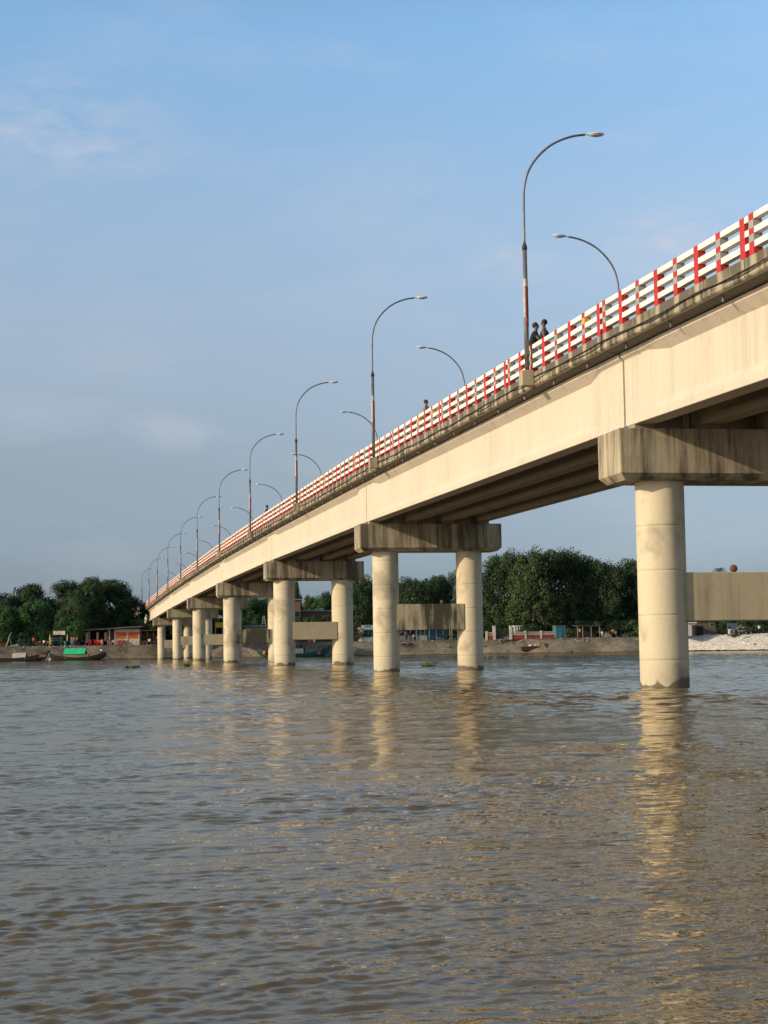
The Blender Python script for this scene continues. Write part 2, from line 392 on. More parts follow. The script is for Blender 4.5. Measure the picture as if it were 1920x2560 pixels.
def span(k):                                # from pier k to pier k+1
    y0, y1 = k*SP+.04, (k+1)*SP-.04
    z0, z1 = zg0(y0, k*SP, 0), zg0(y1, k*SP, 0)
    o = thing('bridge_span', SPAN_LABEL[k+1], 'bridge span', (0, 0, 0), 0, 'concrete spans of the bridge')
    if k < 7:
        for i, gx in enumerate(GX):
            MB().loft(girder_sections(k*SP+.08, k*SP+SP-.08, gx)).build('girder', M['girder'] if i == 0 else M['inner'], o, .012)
        for yy in (y0+.5, y0+10, y0+20, y0+30, y1-.5):
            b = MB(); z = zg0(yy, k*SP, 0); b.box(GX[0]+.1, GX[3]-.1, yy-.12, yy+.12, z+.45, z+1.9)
            b.build('cross_beam', M['slab'], o)
    # slab, walkways
    prof = [(-1.50, 2.10), (-1.12, 2.06), (5.52, 2.06), (5.90, 2.10), (5.90, 2.50), (-1.50, 2.50)]
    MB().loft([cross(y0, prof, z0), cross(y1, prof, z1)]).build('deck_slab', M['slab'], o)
    pr = [(-.3, 2.504), (4.7, 2.504), (4.7, 2.55), (-.3, 2.55)]
    MB().loft([cross(y0, pr, z0), cross(y1, pr, z1)]).build('road_surface', M['asphalt'], o)
    for a in (-1, 1):
        pr = [(XC+a*3.48, 2.503), (XC+a*2.55, 2.503), (XC+a*2.55, 2.67), (XC+a*3.48, 2.67)]
        MB().loft([cross(y0, pr, z0), cross(y1, pr, z1)]).build('walkway', M['slab'], o)
        pr = [(XC+a*3.76, 2.17), (XC+a*3.72, 2.13), (XC+a*3.62, 2.13), (XC+a*3.50, 2.15), (XC+a*3.50, POSTF), (XC+a*3.76, POSTF), (XC+a*3.758, 2.36)]
        b = MB(); n = 20
        b.loft([cross(y0+(y1-y0)*i/n, [(x+(rng.uniform(-.006, .006) if 0 < i < n else 0), z) for x, z in pr], z0+(z1-z0)*i/n) for i in range(n+1)])
        for f_ in range(n): b.m[f_*7+5] = 1
        b.build('kerb', [M['kerb'], M['kerb_top']], o)
    # drain spouts under the near edge
    if k < 7:
        for i in range(12):
            y = k*SP+1.9+3.33*i; z = zg(y)
            b = MB(); b.tube([(-1.36, y, z+2.12), (-1.36, y, z+1.98), (-1.38, y, z+1.95)], .035, 8)
            b.build('drain_spout', M['galv'], o)
    return o
def railing(k, side):
    y0, y1 = k*SP, (k+1)*SP; x = XC+side*3.66
    nm = 'near' if side < 0 else 'far'
    where = ['over the span leaving the right edge', 'between the nearest and second piers', 'between the second and third piers', 'between the third and fourth piers', 'between the fourth and fifth piers', 'between the fifth and sixth piers', 'between the sixth and last piers', 'between the last pier and the bank', 'along the approach behind the trees'][k+1]
    o = thing('bridge_railing', f"red and white railing on the bridge's {nm} edge, {where}", 'railing', (x, y0, 0), 0, 'concrete railings along the bridge')
    r = random.Random(k*7+side)
    for s_ in range(4):
        for i in range(8):
            y = s_*10+RAIL_SEC[i]
            me = red_post if i % 2 == 0 else (yellow_post if r.random() < (.0 if k < 0 else .22) else striped_post)
            link('post', me, o, (0, y, zg(y0+y)+POSTF-.01))
    for zr in (.16, .46, .775):
        b = MB(); n = 60; secs = []
        for i in range(n+1):
            y = 40*i/n; y = min(max(y, .02), 39.98); z = zg0(y0+y, y0, 0)+POSTF+zr; j = (r.uniform(-.004, .004), r.uniform(-.004, .004))
            secs.append([(-.092+j[0], y, z+j[1]), (.075, y, z+j[1]), (.075, y, z+.135+j[0]), (-.092+j[0], y, z+.135+j[0])])
        b.loft(secs).build('rail', M['white_paint'], o)
    return o
for k in range(-1, 8): span(k)
for k in range(-1, 8):
    railing(k, -1); railing(k, 1)

# cables along the kerb
def cable():
    b = MB(); r = random.Random(2); pts = []
    y = -39.0
    while y < 279:
        f = ((y-6.9) % 26.67)/26.67
        sag = -.05*math.sin(math.pi*((y % 6.67)/6.67)) - .10*math.sin(math.pi*f)
        pts.append((-1.585-.02*r.random(), y, zg(y)+2.42+sag*.8+r.uniform(-.01, .01))); y += .8
    b.tube(pts, .015, 6)
    tag(b.build('power_cable', M['cable']), 'thick black power cable sagging along the kerb of the bridge', 'cable')
    b = MB(); pts = []; y = -39
    while y < 120:
        pts.append((-1.58-.015*r.random(), y, zg(y)+2.30-.06*math.sin(y*1.1)+r.uniform(-.012, .012))); y += .7
    b.tube(pts, .010, 5)
    tag(b.build('thin_wire', M['cable']), 'thin dark wire strung just below the thick power cable', 'wire')
cable()

# ------------------------------------------------------------------ street lamps
def make_lamp():
    o = thing('street_lamp', 'tall', 'street lamp')
    b = MB(); b.box(-.23, .16, -.2, .2, -.46, .03); b.build('pedestal', M['cap'], o, .015)
    b = MB(); b.tube([(0, 0, .0), (0, 0, 2.0), (0, 0, 3.98)], [.078, .074, .070], 16)
    b.tube([(0, 0, .03), (0, 0, .05)], [.12, .12], 16); b.build('pole', M['galv'], o)
    b = MB(); b.tube([(0, 0, 3.95), (0, 0, 4.05), (0, 0, 4.16)], [.085, .08, .045], 14); b.build('collar', M['collar'], o)
    arc = [(0, 4.1), (0, 5.0), (.01, 5.75), (.05, 6.05), (.13, 6.38), (.27, 6.68), (.47, 6.96), (.70, 7.20), (.98, 7.42), (1.30, 7.59), (1.70, 7.73), (2.10, 7.80)]
    pts = []
    for i in range(len(arc)-1):
        p0 = arc[max(i-1, 0)]; p1 = arc[i]; p2 = arc[i+1]; p3 = arc[min(i+2, len(arc)-1)]
        for j in range(4):
            t = j/4; pts.append(tuple(.5*((2*p1[q])+(-p0[q]+p2[q])*t+(2*p0[q]-5*p1[q]+4*p2[q]-p3[q])*t*t+(-p0[q]+3*p1[q]-3*p2[q]+p3[q])*t**3) for q in (0, 1)))
    pts.append(arc[-1])
    b = MB(); b.tube([(x, 0, z) for x, z in pts], .038, 12); b.build('arm', M['galv'], o)
    h = thing_part('lamp_head', o)
    b = MB(); b.tube([(2.08, 0, 7.80), (2.24, 0, 7.805)], .018, 8)
    secs = []
    for s_, w, hh in ((0, .06, .035), (.06, .085, .055), (.2, .13, .08), (.36, .135, .085), (.48, .10, .065), (.56, .04, .03)):
        secs.append([(2.20+s_, w*math.cos(a), 7.81+s_*.03+(hh if math.sin(a) > 0 else .001)*math.sin(a)) for a in [2*math.pi*q/12 for q in range(12)]])
    b.loft(secs, sm=True); me = b.mesh('lamp_head', M['lamp_shell']); h.data = me
    b = MB(); secs = []
    for s_, w, hh in ((.04, .07, .03), (.2, .12, .065), (.36, .12, .07), (.50, .07, .04)):
        secs.append([(2.20+s_, w*math.cos(a), 7.805+s_*.03+(.001 if math.sin(a) > 0 else hh)*math.sin(a)) for a in [2*math.pi*q/12 for q in range(12)]])
    b.loft(secs, sm=True); b.build('lens', M['lamp_glass'], h)
    # pasted bills round the pole
    b = MB(); b.mat = 0; b.lathe([(.0795, 1.75), (.078, 3.0)], (0, 0), 16)
    b.mat = 1
    vs = []; fs = []
    for zi, z in enumerate((1.45, 2.75)):
        for k in range(9):
            a = R(-115)+R(150)*k/8; vs.append((.083*math.cos(a), .083*math.sin(a), z))
    for k in range(8): fs.append((k, k+1, 9+k+1, 9+k))
    b.add(vs, fs, True)
    b.build('pasted_bills', [M['poster_white'], M['poster_red']], o)
    return o
def thing_part(name, parent):
    me = bpy.data.meshes.new(name); return link(name, me, parent)
proto = make_lamp()
NL = ['curved street lamp beside the two men in black, tallest and nearest', 'curved street lamp second along the near railing', 'curved street lamp third along the near railing', 'curved street lamp fourth along the near railing', 'curved street lamp fifth along the near railing',
      'curved street lamp sixth along the near railing', 'curved street lamp seventh along the near railing', 'curved street lamp eighth along the near railing', 'curved street lamp ninth along the near railing, by the big tree', 'curved street lamp tenth along the near railing, above the big tree', 'curved street lamp eleventh along the near railing, barely above the tree']
FL = [l.replace('near railing', 'far railing').replace('beside the two men in black, tallest and nearest', 'nearest along the far railing, only its arm showing') for l in NL]
for i in range(11):
    y = 6.9+26.67*i
    o = proto if i == 0 else copy_tree(proto)
    o.location = (-1.73, y, zg(y)+2.60); o['label'] = NL[i]; o['group'] = 'street lamps along the near railing'
for i in range(11):
    y = 20.5+26.67*i
    o = copy_tree(proto); o.location = (6.13, y, zg(y)+2.60); o.rotation_euler = (0, 0, math.pi); o['label'] = FL[i]; o['group'] = 'street lamps along the far railing'

# ------------------------------------------------------------------ people
def skin_mesh(name, chains, mat, lv=1):
    """chains: list of [(x,y,z,r),...]; all chains share points that coincide -> one continuous skinned body"""
    vs = []; rad = []; es = []; idx = {}
    for ch in chains:
        last = None
        for x, y, z, r in ch:
            key = (round(x, 3), round(y, 3), round(z, 3))
            if key not in idx: idx[key] = len(vs); vs.append((x, y, z)); rad.append(r)
            i = idx[key]
            if last is not None and last != i: es.append((last, i))
            last = i
    me = bpy.data.meshes.new(name); me.from_pydata(vs, es, [])
    o = bpy.data.objects.new(name, me); COL.objects.link(o)
    o.modifiers.new('s', 'SKIN'); sv = me.skin_vertices[0].data
    for i, r in enumerate(rad): sv[i].radius = (r, r)
    sv[0].use_root = True
    if lv: sb = o.modifiers.new('u', 'SUBSURF'); sb.levels = lv
    dg = bpy.context.evaluated_depsgraph_get(); ev = o.evaluated_get(dg)
    nm = bpy.data.meshes.new_from_object(ev); nm.name = name
    bpy.data.objects.remove(o); bpy.data.meshes.remove(me)
    nm.materials.clear(); nm.materials.append(mat)
    nm.polygons.foreach_set('use_smooth', [True]*len(nm.polygons))
    return nm
def person(loc, rz, pose, label, top, bottom, h=1.7, hair='hair', fingers=False, group=None, hairlen=0, sleeve=.55, bare_arms=False):
    o = thing('person', label, 'person', loc, rz, group)
    s = h/1.72; o.scale = (s, s, s)
    # facing -Y ; x to the figure's left
    if pose == 'sit': hz = .46; kn = [(-.10, -.42, .46), (.10, -.42, .46)]; ft = [(-.11, -.42, .06), (.12, -.38, .06)]; lean = 0.03
    elif pose == 'crouch': hz = .28; kn = [(-.14, -.36, .52), (.14, -.36, .50)]; ft = [(-.12, -.12, .05), (.12, -.12, .05)]; lean = -.16
    elif pose == 'walk': hz = .90; kn = [(-.10, -.16, .50), (.10, .06, .48)]; ft = [(-.10, -.20, .06), (.10, .34, .10)]; lean = -.03
    elif pose == 'lean': hz = .92; kn = [(-.10, .0, .49), (.12, -.06, .49)]; ft = [(-.10, .06, .06), (.13, .02, .06)]; lean = -.14
    else: hz = .92; kn = [(-.10, -.01, .49), (.10, .0, .49)]; ft = [(-.11, .02, .06), (.11, .02, .06)]; lean = -.01
    T = .50; ch = (0, lean*.7, hz+.36); nk = (0, lean, hz+T+.02); hd = (0, lean-.01, hz+T+.10)
    body = [[(0, 0, hz, .125), (0, lean*.4, hz+.18, .115), (*ch, .135), (*nk, .055), (*hd, .055), (0, lean-.015, hz+T+.20, .095), (0, lean-.01, hz+T+.27, .078)],
            [(0, lean-.015, hz+T+.20, .095), (0, lean-.115, hz+T+.175, .014)]]            # nose
    arms = []
    for sd in (-1, 1):
        sh = (sd*.185, lean*.9, hz+T-.07)
        if pose == 'lean': el = (sd*.24, lean-.16, hz+.20); ha = (sd*.10, lean-.36, hz+.14)
        elif pose == 'sit': el = (sd*.24, -.06, hz+.20); ha = (sd*.12, -.32, hz+.10)
        elif pose == 'crouch': el = (sd*.24, -.26, hz+.22); ha = (sd*.12, -.46, hz+.14)
        elif pose == 'walk': el = (sd*.24, sd*.10, hz+.16); ha = (sd*.24, sd*.18-.10, hz-.06)
        else: el = (sd*.235, .03, hz+.17); ha = (sd*.23, -.06, hz-.07)
        mid = tuple((ha[i]*.35+el[i]*.65) for i in range(3)); wr = ha
        dirv = (Vector(ha)-Vector(el)).normalized(); pm = Vector(ha)+dirv*.07
        chn = [(*ch, .135), (*sh, .062), (*el, .040), (*mid, .040), (*wr, .026), (*pm, .034)]
        arms.append(chn); body.append(chn)
        side = dirv.cross(Vector((1, 0, 0))).normalized() if abs(dirv.x) < .9 else dirv.cross(Vector((0, 0, 1))).normalized()
        if fingers:
            for q, ln in enumerate((.070, .080, .075, .060)):
                b0 = pm+side*(.027-.018*q); b1 = b0+dirv*ln*.55; b2 = b1+(dirv*.6+Vector((-sd*.5, 0, -.3))).normalized()*ln*.5
                body.append([(*pm, .034), (*b0, .010), (*b1, .0085), (*b2, .007)])
            t0 = pm-dirv*.035+side*.030; t1 = t0+(dirv+side).normalized()*.05
            body.append([(*pm, .034), (*t0, .012), (*t1, .009)])
        hip = (sd*.095, 0, hz-.03); k_ = kn[0 if sd < 0 else 1]; f_ = ft[0 if sd < 0 else 1]
        cf = tuple(k_[i]*.65+f_[i]*.35 for i in range(3))
        body.append([(0, 0, hz, .125), (*hip, .092), (*k_, .060), (*cf, .056), (*f_, .036), (f_[0], f_[1]-.15, f_[2]-.025, .030)])
    link('body', skin_mesh('body', body, M['skin']), o)
    g = 1.30
    sh_c = [[(0, 0, hz+.02, .132*g), (0, lean*.4, hz+.18, .122*g), (*ch, .140*g), (nk[0], nk[1], nk[2]-.02, .075)]]
    for a in arms:
        s0, e0 = Vector(a[1][:3]), Vector(a[2][:3]); c0 = s0.lerp(e0, sleeve)
        if not bare_arms: sh_c.append([(*ch, .140*g), (*s0, .074*g), (*c0, .056*g)])
    link('shirt', skin_mesh('shirt', sh_c, top), o)
    tr = []
    for sd in (-1, 1):
        hip = (sd*.095, 0, hz-.03); k_ = kn[0 if sd < 0 else 1]; f_ = ft[0 if sd < 0 else 1]
        an = tuple(k_[i]*.12+f_[i]*.88 for i in range(3))
        tr.append([(0, 0, hz+.03, .130*g), (*hip, .100*g), (*k_, .070*g), (*an, .052*g)])
    link('trousers', skin_mesh('trousers', tr, bottom), o)
    b = MB(); hc = (0, lean+.012, hz+T+.225)
    b.ball(hc, .086, .100, .098, 14, 10)
    b.v = [(x, y, z if z > hc[2]-.03 or y > hc[1]+.01 else hc[2]-.03+(z-hc[2]+.03)*.0) for x, y, z in b.v]
    if hairlen: b.ball((0, lean+.05, hz+T+.1), .10, .09, .2+hairlen, 12, 8)
    b.build('hair', M[hair], o)
    return o
W = lambda c, n: cloth(n, c)
BLK = W((.014, .014, .018), 'black_cloth'); DGR = W((.012, .015, .013), 'dark_green_cloth'); WHT = W((.65, .64, .60), 'white_cloth'); PNK = W((.5, .16, .28), 'pink_cloth')
BEI = W((.45, .35, .22), 'beige_cloth'); BLU = W((.06, .09, .16), 'navy_cloth'); RED = W((.42, .05, .04), 'red_cloth'); GRY = W((.22, .22, .22), 'grey_cloth'); ORG = W((.55, .16, .04), 'orange_cloth')
def onb(x, y): return (x, y, zg(y)+2.67)
person(onb(-1.12, 8.45), R(90-25), 'lean', 'person in a black shirt leaning on the railing right beside the nearest lamp pole', BLK, BLK, 1.80, fingers=True)
person(onb(-.95, 7.5), R(-115), 'stand', 'person in a dark sleeveless top standing right of the one leaning on the railing', DGR, BLK, 1.74, fingers=True, bare_arms=True)
person(onb(-1.0, 25.3), R(60), 'walk', 'person walking on the bridge with only black hair showing above the railing', GRY, BLK, 1.62)
person(onb(-1.0, 83.0), R(80), 'lean', 'person in dark clothes leaning on the railing between the third and fourth lamps', BLK, BLU, 1.72)
person((3.8+1.2, -7.3, zg(-7.3)+2.67), R(20), 'stand', 'person in a white shirt half hidden behind the nearest railing at the right', WHT, GRY, 1.55)

# balls on the tie beams
for k, px, py in ((0, 1834, 1422), (1, 1105, 1504)):
    p = at(px, py, k*SP-.25); z = TIE[k][1]
    b = MB(); b.ball((0, 0, 0), .108, None, None, 20, 14)
    o = b.build('ball', cloth('rusty_brown', (.13, .055, .03))); o.location = (p.x, k*SP-.25, z+.106)
    tag(o, ['rusty brown ball resting on the nearest tie beam at the right', 'small brown ball resting on the dark mouldy tie beam of the second pier'][k], 'ball')

# ------------------------------------------------------------------ water
def river():
    rs = [1.2, 2.0, 2.8, 3.4, 3.9]
    while rs[-1] < 260: rs.append(rs[-1]+max(.016, rs[-1]*.0027))
    while rs[-1] < 9000: rs.append(rs[-1]*1.08)
    dense = np.arange(-17.5, 17.51, .09)
    coarse = np.arange(20, 340.1, 4.0)
    ang = np.radians(np.concatenate([dense, coarse]))+YAW
    rs = np.array(rs); nr, na = len(rs), len(ang)
    RR, AA = np.meshgrid(rs, ang, indexing='ij')
    X = CAMX+RR*np.sin(AA); Y = CAMY+RR*np.cos(AA)
    dr = np.gradient(rs)[:, None]*np.ones((1, na))
    g = np.random.RandomState(11)
    Z = np.zeros_like(X)
    # slow patches of rougher and smoother water
    patch = np.zeros_like(X)
    for i in range(14):
        lam = g.uniform(5, 26); th = g.uniform(0, 2*np.pi); k = 2*np.pi/lam
        patch += np.sin(k*(X*np.cos(th)*.5+Y*np.sin(th))+g.uniform(0, 6.28))/np.sqrt(14)
    ampL = np.clip(.95+.25*patch, .4, 1.8); fp = np.zeros_like(X)
    for i in range(18):
        lam = g.uniform(1.0, 4.5); th = g.uniform(0, 2*np.pi); k = 2*np.pi/lam
        fp += np.sin(k*(X*np.cos(th)*.45+Y*np.sin(th))+g.uniform(0, 6.28))/np.sqrt(18)*np.clip(lam/dr/6, 0, 1)
    ampS = np.clip(.85+.65*patch+.75*fp, .32, 2.5)
    n = 130
    def wv(lam): return 1.85 if lam < .18 else (.55 if lam < .4 else (.30 if lam < .9 else .28))
    lams = .075*(2.4/.075)**(np.arange(n)/(n-1)); full = sum(wv(l)**2 for l in lams)
    res = sum((wv(l)*np.clip((l/np.gradient(rs)-2.2)/3, 0, 1))**2 for l in lams)
    comp = np.clip(np.sqrt(full/np.maximum(res, 1e-3)), 1, 4.2)[:, None]
    for i in range(n):
        lam = .075*(2.4/.075)**(i/(n-1)); k = 2*np.pi/lam
        th = R(WIND)+g.normal(0, .62); ph = g.uniform(0, 6.28)
        slope = WSLOPE*np.sqrt(2/n)*(1.85 if lam < .18 else (.55 if lam < .4 else (.30 if lam < .9 else .28)))
        w = np.clip((lam/dr-2.2)/3, 0, 1)
        a = slope/k
        ph_ = k*(X*np.cos(th)+Y*np.sin(th))+ph+.35*patch
        Z += a*w*(ampS if lam < .5 else ampL)*(np.sin(ph_)+.30*np.sin(2*ph_+1.4))
    edge = np.clip((17.5-np.abs(np.degrees(AA-YAW)))/1.5, 0, 1)
    Z *= edge*comp
    v = np.stack([X, Y, Z], -1).reshape(-1, 3)
    i0 = (np.arange(nr-1)[:, None]*na+np.arange(na)[None, :]); j = (np.arange(na)+1) % na
    a = i0; b_ = np.arange(nr-1)[:, None]*na+j[None, :]; c = b_+na; d = a+na
    f = np.stack([a, b_, c, d], -1).reshape(-1, 4)
    # close the disc below the camera
    me = bpy.data.meshes.new('river_water')
    ctr = len(v); v = np.vstack([v, [[CAMX, CAMY, 0]]])
    tri = np.stack([np.full(na, ctr), np.arange(na), j], -1)
    nv = len(v); nf = len(f)+len(tri)
    me.vertices.add(nv); me.vertices.foreach_set('co', v.astype(np.float32).ravel())
    loops = np.concatenate([f.ravel(), tri.ravel()]); me.loops.add(len(loops)); me.loops.foreach_set('vertex_index', loops.astype(np.int32))
    starts = np.concatenate([np.arange(len(f))*4, len(f)*4+np.arange(len(tri))*3]); tot = np.concatenate([np.full(len(f), 4), np.full(len(tri), 3)])
    me.polygons.add(nf); me.polygons.foreach_set('loop_start', starts.astype(np.int32)); me.polygons.foreach_set('loop_total', tot.astype(np.int32))
    me.polygons.foreach_set('use_smooth', np.ones(nf, bool)); me.update(); me.validate()
    me.flip_normals() if me.polygons[0].normal.z < 0 else None
    m, nt, b = mat_base('river_water', (.115, .088, .06), .06, 0, .36)
    b.inputs['IOR'].default_value = 1.33
    p = wpos(nt)
    z1 = noise(nt, p, 1.0, 3, .5, (1.6, 3.2, 1)); z2 = noise(nt, p, 4.2, 3, .55, (1, 2.0, 1)); z3 = noise(nt, p, 13, 2, .5, (1, 1.6, 1))
    pz = ramp(nt, noise(nt, p, .09, 4, .6, (1, 2.2, 1)), [(.32, .35), (.68, 1.0)])
    h = math_(nt, 'ADD', math_(nt, 'MULTIPLY', z1, WB[0]), math_(nt, 'ADD', math_(nt, 'MULTIPLY', z2, WB[1]), math_(nt, 'MULTIPLY', z3, WB[2])))
    h = math_(nt, 'MULTIPLY', h, pz)
    bp = nt.nodes.new('ShaderNodeBump'); bp.inputs['Strength'].default_value = 1; bp.inputs['Distance'].default_value = 1
    nt.links.new(h, bp.inputs['Height']); nt.links.new(bp.outputs[0], b.inputs['Normal'])
    mud = noise(nt, p, .15, 4, .6)
    nt.links.new(mix(nt, ramp(nt, mud, [(.35, 0), (.65, 1)]), (.098, .075, .047), (.122, .092, .056)), b.inputs['Base Color'])
    # silt-laden water: warm diffuse body under a Fresnel reflection slightly dulled by the silt film
    for l_ in list(b.inputs['Base Color'].links): mudc = l_.from_socket
    df = nt.nodes.new('ShaderNodeBsdfDiffuse'); nt.links.new(mudc, df.inputs['Color']); nt.links.new(bp.outputs[0], df.inputs['Normal'])
    gl = nt.nodes.new('ShaderNodeBsdfGlossy'); gl.inputs['Color'].default_value = (.94, .885, .785, 1); gl.inputs['Roughness'].default_value = .035; nt.links.new(bp.outputs[0], gl.inputs['Normal'])
    fr = nt.nodes.new('ShaderNodeFresnel'); fr.inputs['IOR'].default_value = 1.31; nt.links.new(bp.outputs[0], fr.inputs['Normal'])
    ms = nt.nodes.new('ShaderNodeMixShader'); nt.links.new(fr.outputs[0], ms.inputs[0]); nt.links.new(df.outputs[0], ms.inputs[1]); nt.links.new(gl.outputs[0], ms.inputs[2])
    nt.links.new(ms.outputs[0], nt.nodes['Material Output'].inputs[0]); nt.nodes.remove(b)
    me.materials.append(m)
    tag(link('river_water', me), 'brown rippled river water', None, None, 'structure')
WSLOPE = .092; WIND = 102
WB = (.038, .014, .0050)
river()

# ------------------------------------------------------------------ far bank
SHORE = [(-400, 235), (-60, 236), (-26, 237), (-10, 239), (5, 241), (20, 229), (50, 219), (70, 208), (90, 197), (130, 180), (400, 60)]
def shore(x):
    for (x0, y0), (x1, y1) in zip(SHORE, SHORE[1:]):
        if x0 <= x <= x1: return y0+(y1-y0)*(x-x0)/(x1-x0)
    return SHORE[0][1]
def bankz(x): return 2.42
def bank():
    g = random.Random(3); b = MB()
    xs = [-400, -200, -100, -60]+[-50+i*.8 for i in range(200)]+[120, 150, 200, 400]
    offs = [-8, -1.2, -.3, .0, .4, 1.0, 1.8, 2.6, 3.5, 4.3, 5.0, 5.5, 6.2, 9, 15, 30, 60, 200, 4000]
    hz_ = [-2.5, -.5, -.12, .02, .25, .55, .95, 1.35, 1.75, 2.1, 2.32, 2.42, 2.42, 2.40, 2.40, 2.5, 2.5, 3, 10]
    secs = []
    for x in xs:
        s0 = shore(x)+.25*math.sin(x*.7)+.15*math.sin(x*1.9); row = []
        for o_, h in zip(offs, hz_):
            j = g.uniform(-.07, .07) if 0 < o_ < 5 else g.uniform(-.02, .02)
            row.append((x, s0+o_, h+j+(.08*math.sin(x*.35+o_) if .4 < o_ < 4.5 else 0)))
        secs.append(row)
    n = len(offs); vs = [p for r in secs for p in r]; fs = []
    for i in range(len(secs)-1):
        for k in range(n-1): fs.append((i*n+k, (i+1)*n+k, (i+1)*n+k+1, i*n+k+1))
    b.add(vs, fs, True)
    m, nt, bs = mat_base('bank_earth', (.25, .21, .16), .95, 0, .2); p = wpos(nt)
    z = noise(nt, p, .25, 6, .65); z2 = noise(nt, p, 2.2, 7, .7); z3 = noise(nt, p, .8, 3, .6, (1, 1, 3))
    col = mix(nt, ramp(nt, z, [(.40, 0), (.60, 1)]), (.085, .078, .060), (.20, .172, .132))
    col = mix(nt, ramp(nt, z2, [(.45, 0), (.62, .6)]), col, (.10, .09, .06))
    col = mix(nt, ramp(nt, z3, [(.60, 0), (.66, .5)]), col, (.22, .12, .08))
    col = mix(nt, ramp(nt, noise(nt, p, 3.3, 2, .5), [(.70, 0), (.73, .8)]), col, (.42, .40, .35))
    sp = nt.nodes.new('ShaderNodeSeparateXYZ'); nt.links.new(p, sp.inputs[0])
    col = mix(nt, ramp(nt, sp.outputs[2], [(.05, 1), (.22, 0)]), col, (.055, .045, .035))
    nt.links.new(col, bs.inputs['Base Color']); bump(nt, bs, z2, .6, .12)
    tag(b.build('river_bank', m), 'earth river bank with a bare slope', None, None, 'structure')
bank()
# pale sandbag revetment far right
def revet():
    g = random.Random(9); b = MB(); vs = []
    xs = [75.5+i*.5 for i in range(130)]; rows = 13
    for i, x in enumerate(xs):
        for k in range(rows+1):
            t = k/rows; vs.append((x, shore(x)-.15+t*5.5, float(np.interp(-.15+t*5.5, [-.3, 0, .4, 1, 1.8, 2.6, 3.5, 4.3, 5, 5.5], [-.12, .02, .25, .55, .95, 1.35, 1.75, 2.1, 2.32, 2.42]))+g.uniform(.17, .28)))
    fs = []
    for i in range(len(xs)-1):
        for k in range(rows): fs.append((i*(rows+1)+k, (i+1)*(rows+1)+k, (i+1)*(rows+1)+k+1, i*(rows+1)+k+1))
    b.add(vs, fs, True)
    m, nt, bs = mat_base('sandbags', (.6, .56, .5), .9, 0, .2); p = wpos(nt)
    vo = nt.nodes.new('ShaderNodeTexVoronoi'); vo.inputs['Scale'].default_value = 1.5
    mp = nt.nodes.new('ShaderNodeMapping'); mp.inputs['Scale'].default_value = (1, 1.2, 2.6); nt.links.new(p, mp.inputs[0]); nt.links.new(mp.outputs[0], vo.inputs[0])
    col = mix(nt, ramp(nt, vo.outputs['Color'], [(.2, 0), (.8, 1)]), (.50, .465, .41), (.64, .60, .54))
    vo2 = nt.nodes.new('ShaderNodeTexVoronoi'); vo2.feature = 'DISTANCE_TO_EDGE'; vo2.inputs['Scale'].default_value = 1.5; nt.links.new(mp.outputs[0], vo2.inputs[0])
    col = mix(nt, ramp(nt, vo2.outputs[0], [(.01, .55), (.06, 0)]), col, (.2, .18, .15))
    col = mix(nt, ramp(nt, noise(nt, p, 1.4, 4), [(.66, 0), (.72, .6)]), col, (.3, .27, .22))
    nt.links.new(col, bs.inputs['Base Color']); bump(nt, bs, vo2.outputs[0], .8, .2)
    tag(b.build('sandbag_slope', m), 'pale sandbag slope along the bank at the far right', None, None, 'structure')
revet()

# ------------------------------------------------------------------ trees
def leaf_mat(name, dark, light):
    m, nt, b = mat_base(name, dark, .75, 0, .12)
    a = nt.nodes.new('ShaderNodeAttribute'); a.attribute_name = 'tone'
    oi = nt.nodes.new('ShaderNodeObjectInfo')
    f = math_(nt, 'ADD', a.outputs['Fac'], math_(nt, 'MULTIPLY', math_(nt, 'SUBTRACT', oi.outputs['Random'], .5), .3))
    nt.links.new(mix(nt, f, dark, light), b.inputs['Base Color'])
    b.inputs['Subsurface Weight'].default_value = 0
    tr = nt.nodes.new('ShaderNodeBsdfTranslucent'); nt.links.new(mix(nt, f, tuple(x*1.3 for x in dark), tuple(x*1.3 for x in light)), tr.inputs[0])
    ms = nt.nodes.new('ShaderNodeMixShader'); ms.inputs[0].default_value = .18
    out = nt.nodes['Material Output']; nt.links.new(b.outputs[0], ms.inputs[1]); nt.links.new(tr.outputs[0], ms.inputs[2]); nt.links.new(ms.outputs[0], out.inputs[0])
    return m
M['leaf_dark'] = leaf_mat('dark_leaves', (.024, .048, .028), (.075, .115, .042))  # leaf colours here and below lightened to stand in for distance haze
M['leaf_olive'] = leaf_mat('olive_leaves', (.028, .050, .024), (.095, .125, .045))
M['leaf_light'] = leaf_mat('light_green_leaves', (.030, .075, .030), (.085, .170, .055))
M['bark'] = plain('bark', (.12, .095, .07), .9, 0, .4)
